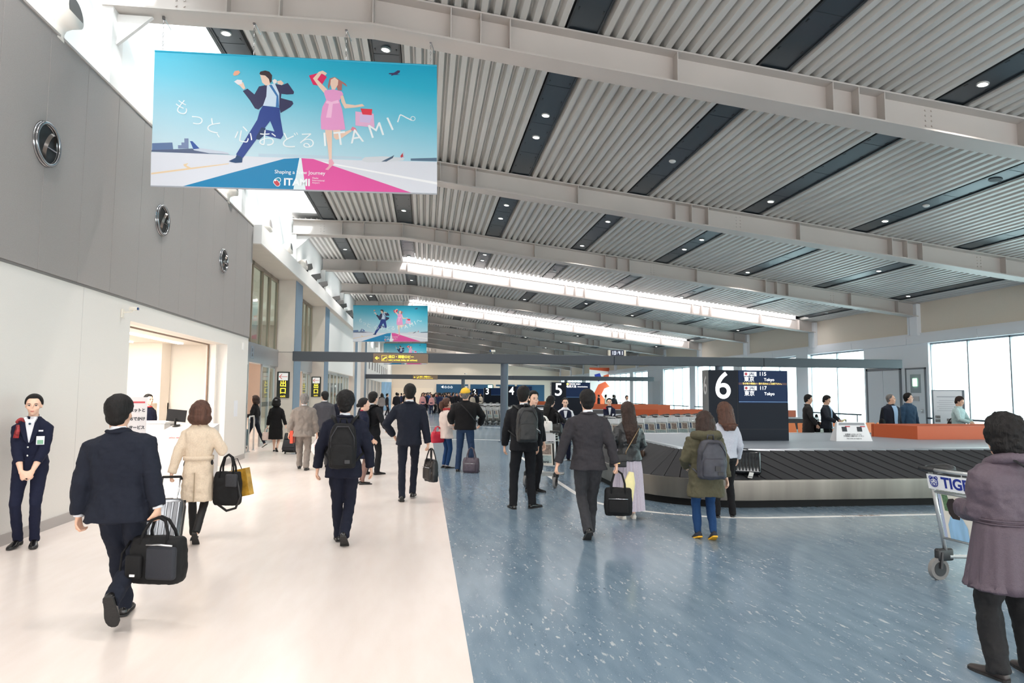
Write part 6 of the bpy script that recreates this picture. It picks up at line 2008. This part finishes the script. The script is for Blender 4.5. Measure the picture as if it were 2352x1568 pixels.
MB().cyl((-BW / 2, .004, -BH / 2), (BW / 2, .004, -BH / 2), .012, 10).obj('bottom_rod', pm_('pale', (206, 214, 224)), bn)
LAYER = [0]
def shapes(name, items):
    LAYER[0] += 1
    b = MB()
    cols = []
    for i, (c, pts) in enumerate(items):
        if c not in cols:
            cols.append(c)
        y = -.0034 - .0006 * LAYER[0] - .00012 * i
        q = [b_uv(*p) for p in pts]
        b.poly([(x, y, z) for x, z in q], cols.index(c))
    return b.obj(name, [mat('ink_%d_%d_%d' % c, c, .45) for c in cols], bn)
apron = (222, 224, 232)
shapes('printed_apron', [(apron, [(80, 815), (400, 825), (900, 855), (1170, 862), (1600, 880), (2226, 895), (2222, 1138), (68, 1063)]),
    ((190, 212, 226), [(860, 828), (1170, 838), (1640, 855), (1640, 872), (1170, 862), (860, 850)]),
    ((232, 206, 168), [(75, 968), (330, 935), (640, 900), (640, 906), (340, 946), (75, 980)]),
    ((232, 206, 168), [(310, 905), (345, 898), (330, 915), (370, 935), (345, 940), (312, 918)]),
    ((246, 246, 248), [(1300, 890), (1340, 890), (2224, 1050), (2224, 1068)])])
shapes('printed_runway', [((0, 128, 178), [(1050, 868), (1165, 862), (1112, 1100), (275, 1074), (640, 975)]), ((226, 84, 160), [(1178, 864), (1270, 870), (2035, 1133), (1206, 1104)]), ((226, 238, 240), [(1165, 862), (1180, 864), (1206, 1104), (1112, 1100)])])
shapes('printed_skyline', [((96, 120, 160), [(90, 750), (235, 745), (240, 800), (88, 808)]), ((120, 136, 172), [(275, 790), (275, 765), (300, 765), (300, 745), (322, 745), (322, 715), (352, 715), (350, 790)]), ((86, 98, 128), [(85, 800), (240, 795), (380, 790), (560, 815), (655, 835), (400, 826), (85, 812)]),
    ((200, 208, 222), [(380, 790), (420, 785), (600, 812), (640, 822), (640, 832), (500, 825), (390, 803)]), ((48, 84, 160), [(362, 735), (380, 735), (430, 790), (385, 795)]),
    ((90, 116, 140), [(2020, 870), (2225, 865), (2225, 892), (2020, 886)])])
shapes('printed_aircraft', [((214, 218, 224), [(1640, 875), (1665, 858), (1800, 852), (1940, 862), (1972, 868), (1960, 884), (1800, 898), (1680, 898), (1645, 888)]), ((188, 200, 216), [(1930, 862), (1968, 812), (1970, 866)]), ((196, 60, 70), [(1940, 850), (1958, 828), (1962, 856), (1944, 864)]), ((74, 96, 120), [(1790, 892), (1880, 850), (1892, 842), (1880, 866), (1830, 892)]),
    ])
shapes('printed_airliner', [((60, 50, 92), [(1866, 218), (1905, 215), (1935, 196), (1954, 198), (1950, 212), (1930, 226), (1955, 230), (1905, 232), (1880, 240), (1888, 230), (1864, 224)])])
suit = (46, 46, 84)
trs = (34, 62, 138)
skin = (240, 206, 186)
shapes('printed_man', [((206, 224, 240), [(925, 320), (1000, 300), (1028, 330), (1026, 480), (905, 470), (925, 400)]),
    (suit, [(760, 360), (795, 342), (845, 385), (880, 325), (940, 312), (932, 400), (905, 470), (870, 500), (845, 490), (810, 430)]),
    (suit, [(1000, 305), (1050, 315), (1095, 297), (1140, 365), (1135, 382), (1085, 385), (1045, 380), (1040, 412), (1125, 435), (1132, 455), (1110, 480), (1035, 525), (1025, 480), (1030, 380)]),
    ((60, 120, 180), [(955, 315), (975, 312), (1022, 395), (1025, 480), (1000, 482), (1008, 400)]),
    (trs, [(905, 470), (1028, 485), (1032, 560), (1050, 690), (1030, 722), (990, 712), (900, 690), (920, 650), (985, 665), (955, 585), (935, 610), (745, 860), (695, 835), (860, 575), (880, 510)]),
    ((24, 52, 96), [(850, 700), (890, 632), (920, 640), (912, 660), (900, 700), (870, 726), (848, 722)]),
    ((20, 64, 110), [(640, 885), (690, 860), (700, 838), (742, 858), (738, 895), (690, 898), (660, 892)]),
    (skin, [(890, 232), (925, 240), (950, 262), (968, 290), (960, 312), (930, 318), (905, 295)]),
    ((58, 40, 44), [(886, 228), (895, 212), (930, 204), (960, 212), (980, 240), (975, 290), (962, 300), (955, 268), (930, 242), (895, 238)]),
    (skin, [(765, 350), (740, 320), (722, 310), (718, 290), (765, 295), (780, 340)]), ((236, 232, 236), [(698, 290), (722, 274), (758, 278), (755, 306), (725, 312)]), ((236, 170, 140), [(692, 235), (705, 210), (735, 205), (745, 220), (728, 240), (700, 246)]),
    (skin, [(1015, 285), (1045, 278), (1065, 300), (1050, 315), (1020, 306)]), ((238, 232, 230), [(980, 280), (998, 268), (1014, 278), (1012, 298), (990, 304)])])
pink = (236, 160, 208)
shapes('printed_woman', [((226, 40, 96), [(1255, 240), (1345, 215), (1390, 250), (1345, 320), (1285, 310)]),
    (skin, [(1285, 262), (1330, 212), (1360, 202), (1392, 222), (1380, 238), (1350, 225), (1318, 270), (1390, 345), (1370, 378), (1330, 330)]),
    ((176, 112, 104), [(1410, 262), (1450, 250), (1490, 275), (1530, 300), (1545, 325), (1505, 300), (1500, 352), (1470, 352), (1465, 330), (1420, 300), (1400, 345), (1395, 320)]),
    (skin, [(1420, 270), (1450, 254), (1476, 275), (1472, 310), (1450, 345), (1425, 345), (1415, 305)]),
    (pink, [(1372, 352), (1440, 345), (1500, 360), (1512, 382), (1480, 430), (1500, 500), (1520, 650), (1450, 658), (1335, 648), (1335, 560), (1350, 480), (1380, 425), (1365, 375)]),
    ((250, 196, 226), [(1385, 430), (1420, 440), (1470, 425), (1478, 450), (1430, 455), (1415, 560), (1375, 560), (1400, 455), (1375, 450)]),
    (skin, [(1490, 395), (1510, 390), (1530, 455), (1600, 465), (1655, 455), (1672, 472), (1610, 482), (1520, 490), (1495, 440)]),
    ((232, 180, 214), [(1600, 512), (1740, 530), (1745, 635), (1598, 620)]), ((214, 190, 226), [(1635, 535), (1730, 545), (1710, 600), (1630, 592)]), ((224, 56, 74), [(1640, 490), (1730, 495), (1725, 540), (1655, 535)]),
    (skin, [(1365, 652), (1420, 655), (1415, 740), (1410, 870), (1390, 880), (1382, 780)]), (skin, [(1425, 655), (1480, 652), (1485, 680), (1560, 650), (1570, 662), (1490, 715), (1450, 728), (1430, 710)]),
    ((228, 130, 150), [(1560, 650), (1575, 628), (1600, 640), (1618, 690), (1600, 680), (1580, 660)]), ((236, 168, 186), [(1358, 950), (1385, 925), (1388, 880), (1412, 872), (1428, 905), (1405, 930), (1380, 955)])])
wh = pm_('white', (244, 248, 250))
LAYER[0] += 1
for ch, x, y, s, a in (('も', 312, 490, .24, -28), ('っ', 418, 575, .24, -20), ('と', 535, 630, .25, -16), ('、', 606, 680, .2, -10), ('心', 757, 695, .27, -8), ('お', 928, 725, .27, -3), ('ど', 1092, 738, .27, 0), ('る', 1227, 740, .27, 3), ('I', 1362, 730, .29, 4), ('T', 1478, 722, .29, 8), ('A', 1602, 705, .29, 12), ('M', 1757, 660, .29, 18), ('I', 1868, 612, .29, 24), ('へ', 1972, 570, .25, 22), ('。', 2075, 530, .25, 20)):
    u, v = b_uv(x, y)
    text(ch, s, wh, bn, (u, -.0095, v), (PI / 2, R(-a), 0), ext=.0004, bold=-.002 if ch not in 'ITAM' else .0)
u, v = b_uv(1167, 972)
text('Shaping a New Journey', .075, wh, bn, (u, -.0095, v), bold=.0004, ext=.0004)
u, v = b_uv(1142, 1046)
text('ITAMI', .145, wh, bn, (u, -.0095, v), bold=.004, ext=.0004)
u, v = b_uv(1256, 1050)
text('Osaka\nInternational\nAirport', .034, wh, bn, (u, -.0095, v + .038), align='LEFT', ext=.0004)
b = MB()
def pill(cx, cy, L, r, a, mi, y):
    pts = []
    for q, a0 in ((1, -90), (-1, 90)):
        for i in range(9):
            t = R(a0 + 180 * i / 8)
            px, py = q * L / 2 + r * math.cos(t), r * math.sin(t)
            pts.append((cx + px * math.cos(a) - py * math.sin(a), y, cy + px * math.sin(a) + py * math.cos(a)))
    b.poly(pts, mi)
u, v = b_uv(996, 1040)
pill(u, v + .022, .03, .036, R(30), 0, -.0092)
pill(u, v + .022, .028, .028, R(30), 1, -.0094)
pill(u - .01, v - .018, .04, .036, R(-50), 0, -.0096)
pill(u - .01, v - .018, .038, .029, R(-50), 2, -.0098)
b.disc((u - .03, -.01, v + .02), (0, -1, 0), .013, 12, 0)
b.obj('airport_logo', [wh, pm_('teal', (40, 140, 170)), pm_('red', (226, 64, 84))], bn)
# suspension: clamps, chains of links
for i, (x, zt) in enumerate(((-3.737, 6.9), (-2.50, 6.93), (-1.2, 6.93), (.03, 6.84))):
    lx = x + 1.86
    zb = BH / 2 + .02
    top = (zt - 5.475) + lx * math.sin(R(-.95)) * 0
    top = zt - 5.475 - lx * math.tan(R(.95))
    b = MB()
    nl = 7
    for k in range(nl):
        z0 = zb + (top - zb) * k / nl
        z1 = zb + (top - zb) * (k + 1) / nl
        w_ = .012
        b.tube([(lx, 0, z0), (lx + (w_ if k % 2 else 0), 0 if k % 2 else w_, (z0 + z1) / 2), (lx, 0, z1)], .003, 5).tube([(lx, 0, z0), (lx - (w_ if k % 2 else 0), 0 if k % 2 else -w_, (z0 + z1) / 2), (lx, 0, z1)], .003, 5)
    b.bbox(lx - .018, lx + .018, -.02, .02, top - .02, top + .06, .006, n=1).tube([(lx, 0, top + .02), (lx + .06, .12, top - .1)], .006, 6)
    b.obj('chain', M_chr, bn)
bake_text()
kids_index()
for i, (y, z, x) in enumerate(((36.77, 5.345, -1.86), (63.77, 5.26, -1.83))):
    c = copy_tree(bn)
    c.location = (x, y, z)
    c['label'] = ['middle banner with leaping couple, far above the near gate beam', 'farthest banner with leaping couple, half hidden by the near gate beam'][i]
    b = MB()
    for x in (-3.737, -2.5, -1.2, .03):
        lx = x + 1.86
        zt_ = (beamz(-4) - z) - lx * math.tan(R(.95))
        b.cyl((lx, 0, BH / 2), (lx, 0, zt_), .008, 6)
    b.obj('hanging_cable', M_chr, c)
# ================================================================ the crowd at the far end
random.seed(11)
cc = dict(dark=cloth('crowd_black', (30, 30, 36)), navyc=cloth('crowd_navy', (40, 48, 78)), pale=cloth('crowd_cream', (220, 208, 190)), blue=cloth('crowd_blue', (70, 106, 160)), grey=cloth('crowd_grey', (128, 124, 124)), pink=cloth('crowd_pink', (214, 160, 160)), redc=cloth('crowd_red', (170, 56, 52)))
bake_all()
proto = []
for i, (top, bot, hr, hc, bw, hem, kind) in enumerate((('dark', 'dark', 'short', 'black', 1, .46, 'dark suit'), ('navyc', 'dark', 'short', 'black', 1, .47, 'navy jacket'), ('pale', 'dark', 'bob', 'brown', .93, .42, 'pale coat'), ('blue', 'navyc', 'short', 'black', 1, .5, 'blue shirt'), ('grey', 'dark', 'bob', 'black', .94, .44, 'grey coat'), ('dark', 'grey', 'long', 'brown', .93, .44, 'black top'), ('pink', 'navyc', 'bob', 'auburn', .93, .45, 'pink top'), ('redc', 'dark', 'short', 'grey', 1, .48, 'red jacket'))):
    lab = 'small far traveller in %s among the crowd at the far end of the hall' % kind
    p = person(lab, -2 + i * .9, 50 + i, i * 47, 1.64 - .1 * (bw < 1), .03, top=cc[top], bm=cc[bot], hair=hr, hc=hc, bw=bw, hem=hem, fold=0, grp='far travellers in %s' % kind, coll2=False, collar=WHITE if kind == 'dark suit' else None, rl=(.05, .05, .05), ll=(-.05, -.06, .05))
    proto.append(p)
bake_all()
kids_index()
spots = [(-2.9, 47.5, 4), (-2.62, 49, 0), (-2.2, 58, 1), (-3.3, 54, 0)]
for i in range(230):
    y = random.uniform(52, 78)
    x = random.uniform(-2.4, 8.5) if i % 3 == 0 else random.uniform(-.2, 7)
    if x > 3.0 and (49.5 < y < 58 or 66.3 < y < 74):
        continue
    if all((x - a) ** 2 + (y - b) ** 2 > .35 for a, b, c in spots):
        spots.append((x, y, random.choice((0, 0, 0, 1, 1, 2, 3, 4, 5, 5, 6, 7))))
for i, (x, y, q) in enumerate(((6.7, 61.5, 5), (16.0, 58.5, 2), (15.6, 59.5, 0), (16.5, 57.5, 4), (14.9, 52, 5), (14.6, 51.2, 0), (2.4, 44.0, 0))):
    spots.append((x, y, q))
for i, (x, y, q) in enumerate(spots):
    o = proto[q] if i >= 8 and proto[q].get('_u') is None else copy_tree(proto[q])
    proto[q]['_u'] = 1
    o.location = (x, y, 0)
    o.rotation_euler = (0, 0, random.uniform(0, 2 * PI))
    f = random.uniform(.95, 1.05)
    o.scale = (f, f, f)
for p in proto:
    if '_u' in p:
        del p['_u']
# ================================================================ settle the merged surfaces into plain meshes
bake_all()
